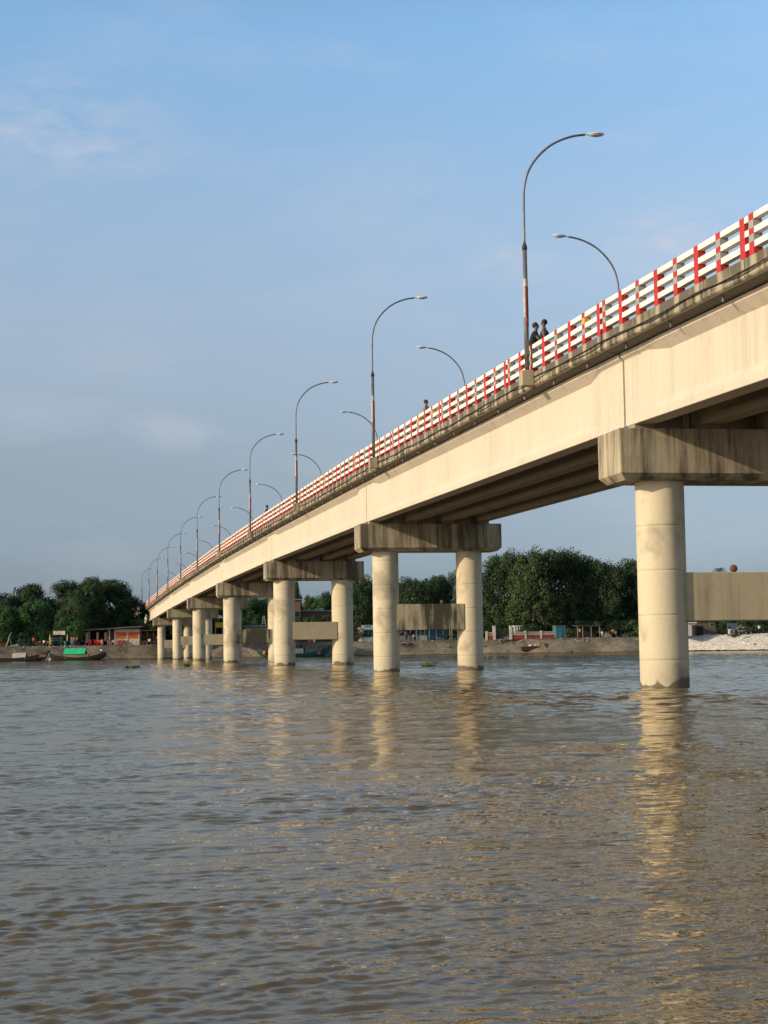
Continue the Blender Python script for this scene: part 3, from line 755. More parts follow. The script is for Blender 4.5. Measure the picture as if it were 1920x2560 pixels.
def crown_mesh(name, blobs, seed, mat, leaves=55, size=.36, clump=(.55, 1.15), per=1.0, fit=None):
    g = np.random.RandomState(seed); cs = []
    for (cx, cy, cz, rx, ry, rz) in blobs:
        area = 4*math.pi*((rx*ry+rx*rz+ry*rz)/3)
        n = int(area*.75*per)
        d = g.normal(size=(n, 3)); d /= np.linalg.norm(d, axis=1)[:, None]
        keep = d[:, 2] > -.75; d = d[keep]; n = len(d)
        rr = g.uniform(.70, 1.04, n)[:, None]**1
        p = d*rr*np.array([rx, ry, rz])+np.array([cx, cy, cz])
        # drop clumps buried inside another blob
        ok = np.ones(n, bool)
        for o in blobs:
            q = (p-np.array(o[:3]))/np.array(o[3:]); ok &= (np.linalg.norm(q, axis=1) > .62)
        cs.append(np.hstack([p[ok], d[ok], g.uniform(clump[0], clump[1], ok.sum())[:, None], g.beta(1.3, 1.9, ok.sum())[:, None]]))
    cs = np.vstack(cs); N = len(cs)
    n = N*leaves; ci = np.repeat(np.arange(N), leaves)
    d = g.normal(size=(n, 3)); d /= np.linalg.norm(d, axis=1)[:, None]
    r = cs[ci, 6]*g.uniform(.35, 1.0, n)**.6
    p = cs[ci, :3]+d*r[:, None]*np.array([1, 1, .78])
    nr = d*.8+cs[ci, 3:6]*.5+np.array([0, 0, .25])+g.normal(size=(n, 3))*.55; nr /= np.linalg.norm(nr, axis=1)[:, None]
    up = g.normal(size=(n, 3)); u = np.cross(nr, up); u /= np.linalg.norm(u, axis=1)[:, None]; w = np.cross(nr, u)
    if fit:
        w_, h_, b_ = fit
        for ax in (0, 1):
            lo_, hi_ = np.percentile(p[:, ax], (.4, 99.6)); p[:, ax] = (p[:, ax]-(lo_+hi_)/2)*w_*1.02/(hi_-lo_)
        lo_, hi_ = np.percentile(p[:, 2], (.4, 99.8)); p[:, 2] = b_+(p[:, 2]-lo_)*(h_-b_)/(hi_-lo_)
    s = (size*g.uniform(.6, 1.25, n))[:, None]; s2 = s*g.uniform(.45, .75, n)[:, None]
    v = np.stack([p-u*s*.5, p+w*s2*.5+u*s*.08, p+u*s*.5, p-w*s2*.5+u*s*.05], 1).reshape(-1, 3)
    me = bpy.data.meshes.new(name); me.vertices.add(4*n); me.vertices.foreach_set('co', v.astype(np.float32).ravel())
    me.loops.add(4*n); me.loops.foreach_set('vertex_index', np.arange(4*n, dtype=np.int32))
    me.polygons.add(n); me.polygons.foreach_set('loop_start', np.arange(n, dtype=np.int32)*4); me.polygons.foreach_set('loop_total', np.full(n, 4, np.int32))
    me.update(); at_ = me.attributes.new('tone', 'FLOAT', 'FACE')
    at_.data.foreach_set('value', np.clip(cs[ci, 7]+g.normal(size=n)*.12, 0, 1).astype(np.float32)); me.materials.append(mat)
    return me
def blobs_for(w, h, base, seed, flat=1.0, n=7):
    """uneven crown built from several overlapping masses; w overall width, h total height, base = height where foliage starts"""
    g = random.Random(seed); ch = h-base; out = [(0, 0, base+ch*.50, w*.36, w*.30, ch*.44*flat)]
    for i in range(n):
        a = 2*math.pi*i/n+g.uniform(-.3, .3); rr = w*g.uniform(.17, .30); s = w*g.uniform(.15, .23)
        zc = base+ch*g.uniform(.25, .80)
        out.append((rr*math.cos(a), rr*math.sin(a)*.9, zc, s, s, min(ch*.36, s*g.uniform(.8, 1.15))))
    for i in range(5):
        s = w*g.uniform(.11, .17); out.append(((-.30+.15*i+g.uniform(-.05, .05))*w, g.uniform(-.15, .15)*w, h-s*g.uniform(.8, 1.9), s, s, s*.85))
    return out
def trunk_mesh(name, h, r, blobs, seed, lean=0):
    g = random.Random(seed); b = MB()
    top = h*.55; pts = [(lean*.0, 0, -.3), (lean*.2+g.uniform(-.1, .1), 0, top*.35), (lean*.5+g.uniform(-.2, .2), g.uniform(-.2, .2), top*.7), (lean, 0, top)]
    b.tube(pts, [r*1.25, r, r*.8, r*.6], 9)
    for bl in blobs[1:7]:
        s = pts[2] if g.random() < .6 else pts[1]
        mid = ((s[0]+bl[0])/2+g.uniform(-.3, .3), (s[1]+bl[1])/2, (s[2]+bl[2])/2+g.uniform(-.2, .3))
        b.tube([s, mid, (bl[0], bl[1], bl[2])], [r*.5, r*.34, r*.12], 6)
    return b.mesh(name, M['bark'])
PROTO = {}
def tree_kind(key, name, w, h, base, seed, mat, flat=1.0, n=7, leaves=55, size=.36, r=.28, clump=(.55, 1.15), per=1.0):
    bl = blobs_for(w, h, base, seed, flat, n)
    PROTO[key] = (name, w, h, crown_mesh('crown', bl, seed, M[mat], leaves, size, clump, per*1.35, (w, h, base*.75)), trunk_mesh('trunk', h, r, bl, seed))
tree_kind('dome', 'broadleaf_tree', 14, 12.3, 1.2, 21, 'leaf_dark', 1.0, 9, 60, .36, .45)
tree_kind('dark1', 'broadleaf_tree', 8, 11, 1.6, 22, 'leaf_dark', 1.0, 7, 60, .34)
tree_kind('dark2', 'broadleaf_tree', 9, 11, 2.0, 23, 'leaf_dark', .95, 7, 60, .34)
tree_kind('light', 'feathery_tree', 6.5, 8, 1.2, 24, 'leaf_light', 1.0, 8, 50, .30, .16, (.45, .9), 1.25)
tree_kind('olive1', 'broadleaf_tree', 11, 14, 2.2, 25, 'leaf_olive', 1.0, 9, 60, .38, .4)
tree_kind('olive2', 'broadleaf_tree', 9, 12, 1.4, 26, 'leaf_olive', 1.0, 8, 60, .36, .35)
tree_kind('small', 'young_tree', 3.6, 4.4, 1.5, 27, 'leaf_light', .9, 6, 40, .24, .07, (.3, .6), 1.6)
tree_kind('shrub', 'shrub', 4.5, 3.0, .1, 28, 'leaf_dark', 1.0, 6, 50, .26, .08, (.35, .7), 1.2)
BZ = 2.36
def tree(key, px0, px1, pytop, Y, label, cat='tree', rz=0, squash=1.0):
    name, w, h, cm, tm = PROTO[key]
    a = at(px0, pytop, Y); b = at(px1, pytop, Y)
    o = thing(name, label, cat, ((a.x+b.x)/2, Y, BZ), rz, 'trees and shrubs on the far bank')
    sx = (b.x-a.x)/w; sz = (a.z-BZ)/h; o.scale = (sx, sx*squash, sz)
    link('crown', cm, o); link('trunk', tm, o)
    return o
TREES = [
 ('dark2', -55, 64, 1480, 263, 'dark tree cut by the left edge of the picture'),
 ('dark1', 26, 146, 1461, 266, 'dark square-topped tree between the left edge and the big dome-shaped tree'),
 ('light', -42, 46, 1512, 249, 'feathery light green tree at the left edge, above the curved driftwood pole'),
 ('light', 42, 138, 1497, 249.5, 'feathery light green tree in front of the square-topped dark tree'),
 ('dome', 132, 262, 1446, 262, 'big dark dome-shaped tree, left half of the widest crown'),
 ('dome', 205, 356, 1450, 268, 'big dark tree right of the dome-shaped crown, touching the end of the bridge'),
 ('small', 156, 216, 1548, 249, 'small young tree behind the pink-scarfed people, beside the banner stall'),
 ('shrub', 318, 372, 1545, 262, 'dark shrub under the end of the bridge deck'),
 ('dark1', 395, 480, 1540, 300, 'dark tree seen under the bridge left of the fourth pier'),
 ('dark2', 470, 570, 1500, 285, 'dark tree seen under the bridge beside the yellow cart'),
 ('light', 590, 680, 1490, 262, 'bright green tree seen under the bridge between the third and fourth piers'),
 ('dark2', 655, 722, 1485, 275, 'dark tree behind the third pier\'s left column'),
 ('dark1', 728, 756, 1453, 272, 'slender dark tree with a gap beside it, above the brick house'),
 ('olive2', 752, 812, 1490, 290, 'pale green tree far behind the low roofs'),
 ('light', 768, 830, 1500, 278, 'loose green tree above the brick wall, right of the slender one'),
 ('dark1', 795, 850, 1480, 280, 'rounded dark tree left of the third pier\'s right column'),
 ('dark2', 848, 936, 1440, 244, 'tall dark tree behind the third pier\'s right column, above the blue sign shop'),
 ('dark1', 925, 1010, 1452, 250, 'dark tree behind the second pier\'s left column'),
 ('dark2', 990, 1085, 1444, 243, 'dark green tree in the left of the opening of the second pier'),
 ('dark1', 1060, 1150, 1440, 248, 'dark green tree in the right of the opening of the second pier'),
 ('dark2', 1120, 1205, 1415, 240, 'dark tree behind the second pier\'s right column'),
 ('dark1', 1180, 1298, 1389, 238, 'tall dark tree just right of the second pier, behind the gate'),
 ('olive1', 1262, 1400, 1374, 228, 'tallest olive green tree, above the white garden wall'),
 ('olive1', 1345, 1492, 1378, 233, 'big olive green tree right of the tallest one, above the teal box'),
 ('olive2', 1465, 1560, 1402, 229, 'olive green tree above the timber shelter'),
 ('dark2', 1530, 1650, 1398, 234, 'dark tree partly hidden behind the nearest column'),
 ('dark1', 1640, 1740, 1450, 232, 'dark tree behind the nearest pier, over the white building'),
 ('dark2', 1725, 1800, 1470, 232, 'dark tree behind the brick house at the right'),
 ('dark1', 1790, 1870, 1480, 230, 'dark tree behind the blue tarpaulin at the right'),
 ('dark2', 1850, 1960, 1470, 226, 'dark tree at the right edge behind the white-shirted person'),
 ('dark1', 100, 175, 1500, 272, 'dark tree filling the gap left of the big dome-shaped tree'),
 ('dark2', 1010, 1125, 1443, 256, 'dark tree behind the two in the opening of the second pier'),
 ('dark1', 855, 960, 1452, 262, 'dark tree behind the second pier, far from the bank'),
 ('dark1', 1400, 1520, 1400, 245, 'dark tree closing the gap behind the big olive trees'),
 ('dark2', -190, -60, 1478, 262, 'dark tree standing outside the left edge, nearest to it'),
 ('dark1', -310, -180, 1470, 262, 'dark tree standing second outside the left edge'),
 ('dome', -480, -290, 1460, 266, 'broad dark tree far outside the left edge'),
 ('dark2', 1950, 2080, 1450, 215, 'dark tree standing just outside the right edge'),
 ('dark1', 2060, 2190, 1440, 210, 'dark tree standing second outside the right edge'),
 ('small', 1778, 1822, 1552, 207, 'small forked tree in front of the blue tarpaulin'),
]
for i, (k, a, b, t, Y, lab) in enumerate(TREES): tree(k, a, b, t, Y, lab, rz=(i*1.7) % 6.28)
SHR = [(-20, 40, 1585, 258, 'dark shrub behind the curved driftwood pole'), (40, 95, 1580, 257, 'dark shrub behind the seated people at the left'), (90, 150, 1575, 258, 'dark shrub behind the banner stall'), (140, 215, 1575, 258, 'dark shrub behind the young tree'), (200, 290, 1572, 262, 'dark shrub behind the red-chair cafe'), (280, 350, 1570, 262, 'dark shrub behind the orange-shuttered shop'),
       (755, 800, 1540, 250, 'dark shrub under the low brick terrace, left one'), (795, 850, 1535, 250, 'dark shrub under the low brick terrace, right one'), (860, 930, 1560, 240, 'dark shrub behind the blue sign shop'), (990, 1070, 1560, 238, 'dark shrub behind the dark riverside shops, left one'), (1060, 1150, 1560, 238, 'dark shrub behind the dark riverside shops, right one'),
       (1180, 1270, 1555, 232, 'dark shrub behind the iron gate'), (1290, 1350, 1560, 222, 'shrub growing over the garden wall beside the white kiosk'), (1400, 1480, 1550, 226, 'dark shrub behind the timber shelter'), (1470, 1560, 1550, 226, 'dark shrub behind the orange disc sign'), (1550, 1640, 1550, 224, 'dark shrub left of the nearest column base'),
       (1840, 1930, 1545, 215, 'dark shrub behind the rubble heap'), (1760, 1840, 1548, 218, 'dark shrub behind the small forked tree')]
for i, (a, b, t, Y, lab) in enumerate(SHR): tree('shrub', a, b, t, Y, lab, 'shrub', rz=i*2.1)
# the wood behind, one dark mass
def wood():
    bl = []; g = random.Random(4)
    for i in range(86):
        px = -1080+i*48; Y = 290+g.uniform(-6, 6); top = 1545 if px < 900 else (1515 if px < 1150 else 1500)
        if 380 < px < 900: top = 1530
        t = at(px, top+g.uniform(-12, 12), Y); bl.append((t.x, Y, (t.z+2.3)/2, 4.2, 3, (t.z-2.3)/2+.3))
    me = crown_mesh('wood', bl, 77, M['leaf_dark'], 40, .6, (.8, 1.6), .8)
    tag(link('distant_wood', me), 'dark wood far behind the trees of the bank', 'wood', None, 'stuff')
wood()
def palm():
    p = at(1799, 1424, 238); h = p.z-BZ
    o = thing('palm_tree', 'palm crown peeping over the nearest tie beam beside the ball', 'palm tree', (p.x, 238, BZ))
    b = MB(); b.tube([(0, 0, -.3), (.1, 0, h*.5), (0, 0, h)], [.22, .16, .12], 8); b.build('trunk', M['bark'], o)
    b = MB(); g = random.Random(8)
    for i in range(26):
        a = 2.4*i; el = g.uniform(.0, 1.2); L = g.uniform(1.0, 1.6); pts = []
        for j in range(7):
            t = j/6; r = L*t*math.cos(el*.6); z = h+L*(t*math.sin(el)-.75*t*t)
            pts.append(Vector((r*math.cos(a), r*math.sin(a), z)))
        sidev = Vector((-math.sin(a), math.cos(a), 0))
        for j in range(1, 7):
            for sd in (-1, 1):
                q = pts[j]; e = q+sidev*sd*.34*(1-.08*j)+Vector((0, 0, -.12)); r2_ = q+(pts[j]-pts[j-1])*.6
                b.add([q, e, r2_], [(0, 1, 2)])
    b.build('crown', M['leaf_olive'], o)
palm()

# ------------------------------------------------------------------ boats
def hull(L, beam, depth, rise0, rise1, mat, n=22, free=.35, over=0.0):
    b = MB(); secs = []
    for i in range(n+1):
        t = i/n; u = 2*t-1
        w = beam/2*max(.04, (1-abs(u)**2.4)); sh = free+(rise0*max(0, -u)**2.2 if u < 0 else rise1*u**2.2)
        kz = -depth*(1-abs(u)**3)+ (rise0*.75 if u < 0 else rise1*.75)*abs(u)**5
        x = u*L/2
        sec = [(x, -w, sh), (x, -w*.92, kz+(sh-kz)*.5), (x, -w*.55, kz+(sh-kz)*.12), (x, 0, kz), (x, w*.55, kz+(sh-kz)*.12), (x, w*.92, kz+(sh-kz)*.5), (x, w, sh), (x, w-.07, sh), (x, w*.5, sh-.10), (x, 0, sh-.12), (x, -w*.5, sh-.10), (x, -w+.07 if w > .08 else -w*.3, sh)]
        secs.append(sec)
    b.loft(secs, True, True, False)
    return b
def boat_empty(px0, px1, Y, label, rz=0):
    a, b = at(px0, 1640, Y), at(px1, 1640, Y)
    return thing('wooden_boat', label, 'boat', ((a.x+b.x)/2, Y, 0), rz), b.x-a.x
M['hull_dark'] = plain('tarred_planks', (.010, .0095, .010), .9, 0, .4, 2)
M['hull_green'] = plain('green_boat_paint', (.012, .085, .055), .5, 0, .3, 2)
M['mat_grey'] = plain('grey_reed_mat', (.33, .31, .27), .9, 0, .25, 4)
M['tarp_green'] = plain('green_tarpaulin', (.02, .42, .20), .5, 0, .25, 2)
M['bamboo'] = plain('bamboo', (.25, .18, .11), .8, 0, .4, 6)
M['wood'] = plain('brown_wood', (.12, .075, .045), .85, 0, .35, 4)
def awning(x0, x1, w, zb, zt, flat=False):
    b = MB(); secs = []
    for x in (x0, x1):
        pts = []
        for k in range(9):
            a = math.pi*k/8
            pts.append((x, -w*math.cos(a), zb+(zt-zb)*math.sin(a)) if not flat else (x, -w+2*w*k/8, zt-(zt-zb)*abs(-1+2*k/8)))
        pts += [(p[0], p[1]*.97, p[2]-.04) for p in reversed(pts)]; secs.append(pts)
    return b.loft(secs, True, True)
o1, L1 = boat_empty(-70, 128, 232.5, 'long dark wooden boat with a grey mat canopy at the left edge', R(-14))
hull(L1, 1.6, .35, .4, 1.15, None, free=.52).build('hull', M['hull_dark'], o1)
xx = lambda px, Y, o: at(px, 1640, Y).x-o.location.x
awning(xx(33, 232.5, o1), xx(68, 232.5, o1), .72, .48, 1.36).build('canopy', M['mat_grey'], o1)
b = MB()
for x0, x1, z0, z1 in ((92, 120, .60, 1.05), (108, 128, 1.25, 1.33), (110, 122, 1.5, 1.62)): b.box(xx(x0, 232.5, o1), xx(x1, 232.5, o1), -.4, .4, z0, z1)
for px in (112, 121): b.box(xx(px, 232.5, o1)-.03, xx(px, 232.5, o1)+.03, -.35, -.29, .9, 1.9)
b.build('stern_platform', M['wood'], o1)
o2, L2 = boat_empty(120, 268, 234, 'dark wooden boat under a bright green tarpaulin tent', R(-16))
hull(L2, 1.7, .35, .6, .85, None, free=.50).build('hull', M['hull_dark'], o2)
awning(xx(161, 234, o2), xx(216, 234, o2), .95, 1.05, 1.95, True).build('tarpaulin', M['tarp_green'], o2)
b = MB(); x0, x1 = xx(165, 234, o2), xx(222, 234, o2)
for i in range(22):
    x = x0+(x1-x0)*i/21; b.box(x-.05, x+.05, -.74, -.71, .28, 1.05); b.box(x-.05, x+.05, .71, .74, .28, 1.05)
b.beam((x0, 0, 1.75), (x1+.5, 0, 1.75), .06)
for s_ in (-1, 1): b.beam((x1+.45, s_*.95, .85), (x1-.25, 0, 1.80), .05)
b.build('bamboo_frame', M['bamboo'], o2)
b = MB(); ex = xx(262, 234, o2); b.box(ex-.35, ex+.1, -.2, .2, .95, 1.2); b.tube([(ex-.2, 0, 1.1), (ex+.5, 0, .75), (ex+1.0, 0, .2)], [.04, .04, .03], 6); b.ball((ex-.1, 0, 1.25), .16)
b.build('engine', M['dark'], o2)
o3, L3 = boat_empty(643, 824, 224.5, 'green wooden boat with a painted round emblem, moored behind the third pier')
hull(L3, 2.0, .45, 1.0, 1.05, None, free=.55).build('hull', M['hull_green'], o3)
b = MB(); x0, x1 = xx(715, 224.5, o3), xx(757, 224.5, o3)
b.box(x0, x1, -.85, .85, .5, 1.35); b.build('cabin', cloth('white_painted_board', (.55, .54, .52)), o3, .02)
b = MB(); b.mat = 0; b.box(xx(741, 224.5, o3), xx(752, 224.5, o3), -.87, -.853, .65, 1.2); b.mat = 1; b.box(xx(743, 224.5, o3), xx(750, 224.5, o3), -.885, -.873, .75, 1.1)
b.build('cabin_poster', [cloth('poster_pink', (.5, .3, .26)), cloth('poster_cream', (.6, .55, .45))], o3)
ex = xx(796, 224.5, o3)
def disc(b, x, y, z, r0, r1, seg=18):
    vs = []; 
    for k in range(seg):
        a = 2*math.pi*k/seg; vs += [(x+r0*math.cos(a), y, z+r0*math.sin(a)*.8), (x+r1*math.cos(a), y, z+r1*math.sin(a)*.8)]
    b.add(vs, [(2*k, 2*k+1, (2*k+3) % (2*seg), (2*k+2) % (2*seg)) for k in range(seg)])
b = MB(); b.mat = 0; disc(b, ex, -.72, .62, .30, .38); b.mat = 1; disc(b, ex, -.722, .62, .0, .24)
b.mat = 2
for dx in (-.12, 0, .12): b.box(ex+dx-.02, ex+dx+.02, -.73, -.724, .52, .72)
b.build('painted_emblem', [RED, cloth('emblem_pale', (.45, .25, .22)), BLU], o3)
b = MB()
for px in (757, 775, 795, 810): b.beam((xx(px, 224.5, o3), -.55, .6), (xx(px, 224.5, o3), -.55, 1.62), .04)
b.beam((xx(735, 224.5, o3), -.55, 1.62), (xx(812, 224.5, o3), -.55, 1.62), .05); b.beam((xx(795, 224.5, o3), 0, .9), (xx(826, 224.5, o3), 0, 1.65), .10)
b.build('handrail', M['dark'], o3)
b = MB(); b.ball((xx(661, 224.5, o3), -.55, .75), .30, .2, .34); b.build('float', cloth('orange_float', (.62, .14, .06)), o3)
p3 = lambda px, Y, z: (at(px, 1600, Y).x, Y, z)
person(p3(653, 224.5, .95), R(60), 'sit', 'person sitting on the raised left tip of the green boat', RED, BLU, 1.6)
person(p3(739, 224.5, 1.33), 0, 'sit', 'person sitting on the left of the green boat\'s cabin roof', GRY, BLU, 1.6)
person(p3(750, 224.3, 1.33), .3, 'sit', 'person sitting on the right of the green boat\'s cabin roof', BLU, BLK, 1.6)
person(p3(760, 224.2, .55), .2, 'stand', 'person in dark clothes standing beside the green boat\'s cabin', BLK, BLK, 1.1)
person(p3(255, 234, .95), R(-60), 'crouch', 'person in a pale shirt crouching at the bow of the green-tented boat', WHT, BLU, 1.65)
q = at(122, 1645, 230)
b = MB(); b.beam((q.x-.5, 230, -.3), (q.x, 230, 1.25), .06); b.beam((q.x+.35, 230, -.3), (q.x, 230, 1.25), .06); b.beam((q.x-.1, 230.4, -.3), (q.x, 230, 1.25), .05)
b.ball((q.x+.25, 230, .18), .3, .25, .22)
tag(b.build('mooring_stakes', cloth('pale_sticks', (.42, .34, .24))), 'pale stakes tied into a tripod between the two dark boats', 'mooring stakes')

# ------------------------------------------------------------------ things on the bank
ZB = 2.44
def X(px, Y): return at(px, 1600, Y).x
def chair(px, Y, mat, label, rz=0, group='plastic chairs outside the cafe'):
    o = thing('plastic_chair', label, 'chair', (X(px, Y), Y, ZB), rz, group)
    b = MB(); b.box(-.24, .24, -.24, .24, .42, .46); b.build('seat', mat, o)
    b = MB(); b.box(-.24, .24, .20, .25, .46, .86); b.build('backrest', mat, o)
    for sx in (-1, 1):
        for sy in (-1, 1):
            b = MB(); b.beam((sx*.25, sy*.25, 0), (sx*.21, sy*.21, .43), .05); b.build('leg', mat, o)
        b = MB(); b.box(sx*.24-.03, sx*.24+.03, -.22, .22, .62, .66); b.build('armrest', mat, o)
    return o
def table(px0, px1, Y, mat, label, h=.75, name='table'):
    x0, x1 = X(px0, Y), X(px1, Y)
    o = thing(name, label, name.replace('_', ' '), ((x0+x1)/2, Y, ZB)); w = (x1-x0)/2
    b = MB(); b.box(-w, w, -.35, .35, h-.05, h); b.build('top', mat, o)
    for sx in (-1, 1):
        for sy in (-1, 1):
            b = MB(); b.beam((sx*(w-.06), sy*.3, 0), (sx*(w-.06), sy*.3, h-.04), .06); b.build('leg', mat, o)
    return o
RP = cloth('red_plastic', (.62, .035, .035)); PP = cloth('pink_plastic', (.50, .20, .24)); PUR = cloth('purple_cloth', (.20, .10, .22)); TEAL = cloth('teal_paint', (.03, .16, .16)); DW = M['wood']
CP = cloth('cream_plaster', (.55, .50, .38)); OR = None
Yc = 246.5
chair(225, Yc, RP, 'red plastic chair nearest the striped curtain of the cafe'); chair(239.5, Yc, RP, 'red plastic chair left of the seated beige-clad person', .2); chair(246.5, Yc+.4, RP, 'red plastic chair directly beside the seated beige-clad person', -.3)
chair(272, Yc, PP, 'pink plastic chair left of the dark red door', .3); chair(282, Yc, PP, 'pink plastic chair right at the dark red door', -.2)
table(224, 241, 248, RP, 'red-covered table inside the open cafe front', .95); table(198, 214, 246.5, PUR, 'long purple table left of the cafe')
def umbrella(px, Y, mat, label, h=2.0):
    o = thing('folded_umbrella', label, 'parasol', (X(px, Y), Y, ZB), 0, 'folded parasols')
    b = MB(); b.tube([(0, 0, 0), (0, 0, h)], .03, 6); b.build('pole', DW, o)
    b = MB(); b.lathe([(.03, h+.05), (.07, h-.2), (.13, h-.8), (.11, h-1.2), (.04, h-1.25)], (0, 0), 9); b.build('canopy', mat, o)
umbrella(125, 247, BEI, 'folded beige parasol behind the person in beige, left of the banner stall'); umbrella(168.5, 247, BEI, 'folded beige parasol right of the banner stall')
# banner stall
o = thing('snack_stall', 'green-framed stall under a printed yellow and white banner', 'stall', (X(143, 248), 248, ZB))
x0, x1 = X(131, 248)-o.location.x, X(153, 248)-o.location.x
b = MB()
for x in (x0, x1):
    for y in (-.6, .6): b.beam((x, y, 0), (x, y, 2.3), .07)
for z in (.45, .9, 1.3): b.beam((x0, -.6, z), (x1, -.6, z), .06)
b.build('frame', TEAL, o)
b = MB(); b.box(x0, x1, -.7, .7, .80, .86); b.build('counter', TEAL, o)
b = MB(); b.box(x0+.1, x1-.1, -.3, .5, .9, 1.5); b.build('shelf', DW, o)
p0, p1 = at(133, 1587, 247.3), at(163, 1577, 247.3)
def banner_mat():
    m, nt, b = mat_base('banner_print', (.6, .58, .4), .6); p = wpos(nt); z = noise(nt, p, 1.6, 3); 
    col = mix(nt, ramp(nt, z, [(.42, 0), (.55, 1)]), (.58, .56, .36), (.62, .62, .58)); col = mix(nt, ramp(nt, noise(nt, p, 2.2, 2), [(.56, 0), (.60, 1)]), col, (.50, .20, .07))
    nt.links.new(col, b.inputs['Base Color']); return m
b = MB(); b.box(p0.x-o.location.x, p1.x-o.location.x, -.72, -.68, p0.z-ZB, p1.z-ZB); b.build('banner', banner_mat(), o)
o = thing('waste_bin', 'teal bin standing right of the banner stall', 'bin', (X(164.5, 247), 247, ZB)); b = MB(); b.lathe([(.22, 0), (.30, .75), (.32, .8), (.26, .8), (.2, .1)], (0, 0), 12); b.build('bin_body', TEAL, o)
# cafe and orange shuttered shop
def cafe():
    Y = 249; o = thing('cafe_building', 'low riverside cafe with an open front and two orange shutters', 'cafe', (X(280, Y), Y, ZB)); ox = o.location.x
    x = lambda px: X(px, Y)-ox
    b = MB(); b.box(x(286), x(349), 0, 4, 0, 2.75); b.build('wall', CP, o)
    b = MB()
    for px in (287.5, 317.5, 347.5): b.box(x(px)-.10, x(px)+.10, -.08, .0, 0, 2.75)
    b.box(x(272), x(272)+.22, -.1, .12, 0, 2.8); b.build('pillar', CP, o)
    for a, c in ((291, 315.5), (321, 345)):
        b = MB(); z = 1.15
        while z < 2.25: b.box(x(a), x(c), -.05, -.004, z, z+.085); b.box(x(a), x(c), -.03, -.005, z+.085, z+.10); z += .10
        b.build('shutter', cloth('orange_shutter', (.62, .13, .045)), o)
    b = MB(); b.box(x(294), x(313), -.35, -.09, .05, .82); b.build('counter', cloth('dull_red_board', (.30, .06, .08)), o)
    b = MB(); b.box(x(275.5), x(286), .1, .16, 0, 2.4); b.build('door', cloth('dark_red_door', (.10, .025, .025)), o)
    b = MB(); b.box(x(216), x(286), 2.2, 2.3, 0, 2.6); b.box(x(216)-.1, x(216), 0, 2.3, 0, 2.4); b.build('back_wall', cloth('dark_boards', (.02, .018, .02)), o)
    b = MB()
    for px in (222, 224.5, 268): b.beam((x(px), -.05, 0), (x(px), -.05, 2.55), .09)
    b.build('post', cloth('grey_post', (.35, .33, .28)), o)
    b = MB(); b.add([(x(211), -.9, 2.55), (x(352), -.9, 3.05), (x(362), 4.3, 3.25), (x(215), 4.3, 2.85), (x(211), -.9, 2.63), (x(352), -.9, 3.13), (x(362), 4.3, 3.33), (x(215), 4.3, 2.93)],
        [(0, 3, 2, 1), (4, 5, 6, 7), (0, 1, 5, 4), (1, 2, 6, 5), (2, 3, 7, 6), (3, 0, 4, 7)]); b.build('roof', cloth('rusty_tin', (.09, .085, .08)), o)
    for i, (a, c, m) in enumerate(((214.5, 220.5, 'striped'), (241, 247, 'w'), (261, 266, 'b'))):
        b = MB(); n = 6
        for j in range(n):
            b.mat = j % 2; xa = x(a)+(x(c)-x(a))*j/n; b.box(xa, xa+(x(c)-x(a))/n*.96, -.1, -.06, .75-.3*(m == 'striped'), 2.25)
        b.build('curtain', [cloth('curtain_cream', (.5, .42, .28)), cloth('curtain_orange', (.45, .15, .06))], o)
cafe()
def dark_stall(px0, px1, Y, zt, label, mats, seed, name='market_stall', goods=True):
    o = thing(name, label, 'stall', (X((px0+px1)/2, Y), Y, ZB)); ox = o.location.x; g = random.Random(seed)
    x0, x1 = X(px0, Y)-ox, X(px1, Y)-ox
    b = MB(); b.box(x0, x1, 1.6, 1.7, 0, zt-.1); b.build('back_wall', mats[0], o)
    b = MB(); b.box(x0-.2, x1+.2, -.5, 1.9, zt-.08, zt); b.build('roof', mats[1], o)
    b = MB()
    for i in range(4): xx_ = x0+(x1-x0)*i/3; b.beam((xx_, -.3, 0), (xx_, -.3, zt), .08)
    b.build('post', mats[2], o)
    if goods:
        b = MB(); b.box(x0+.2, x1-.2, .3, .9, .0, .85); b.build('counter', mats[3], o)
        b = MB()
        for i in range(12): xa = g.uniform(x0+.2, x1-.5); z = g.uniform(1.2, zt-.5); b.mat = i % 3; b.box(xa, xa+g.uniform(.15, .4), 1.4, 1.58, z, z+g.uniform(.12, .35))
        b.build('hanging_goods', [RED, cloth('goods_brown', (.16, .09, .05)), cloth('goods_grey', (.2, .18, .17))], o)
DKB = cloth('dark_boards', (.02, .018, .02)); TIN = cloth('rusty_tin', (.09, .085, .08)); GP = cloth('grey_post', (.35, .33, .28)); BP = cloth('blue_post', (.06, .20, .30))
dark_stall(352, 400, 248.5, 2.5, 'dark red-lined stall under the bridge end, behind the white-shirted person', [cloth('dark_red_door', (.10, .025, .025)), TIN, DW, DKB], 1)
b = MB(); xa, xb = X(340, 246), X(394, 246); b.box(xa, xb, 245.9, 246.3, ZB+.42, ZB+.5)
for i in range(7): x_ = xa+(xb-xa)*i/6; b.box(x_-.04, x_+.04, 245.95, 246.25, ZB-.1, ZB+.45)
tag(b.build('red_bench', cloth('dull_red_board', (.30, .06, .08))), 'long dull red bench below the last pier on the bank', 'bench')
b = MB(); xa, xb = X(-6, 246), X(16, 246); b.box(xa, xb, 245.8, 246.2, ZB+.38, ZB+.46); b.box(xa, xb, 245.8, 245.86, ZB+.05, ZB+.12)
for i in range(4): x_ = xa+(xb-xa)*i/3; b.box(x_-.04, x_+.04, 245.82, 246.15, ZB-.1, ZB+.4)
tag(b.build('red_bench', cloth('dull_red_board', (.30, .06, .08))), 'short dull red bench at the left edge of the picture', 'bench')
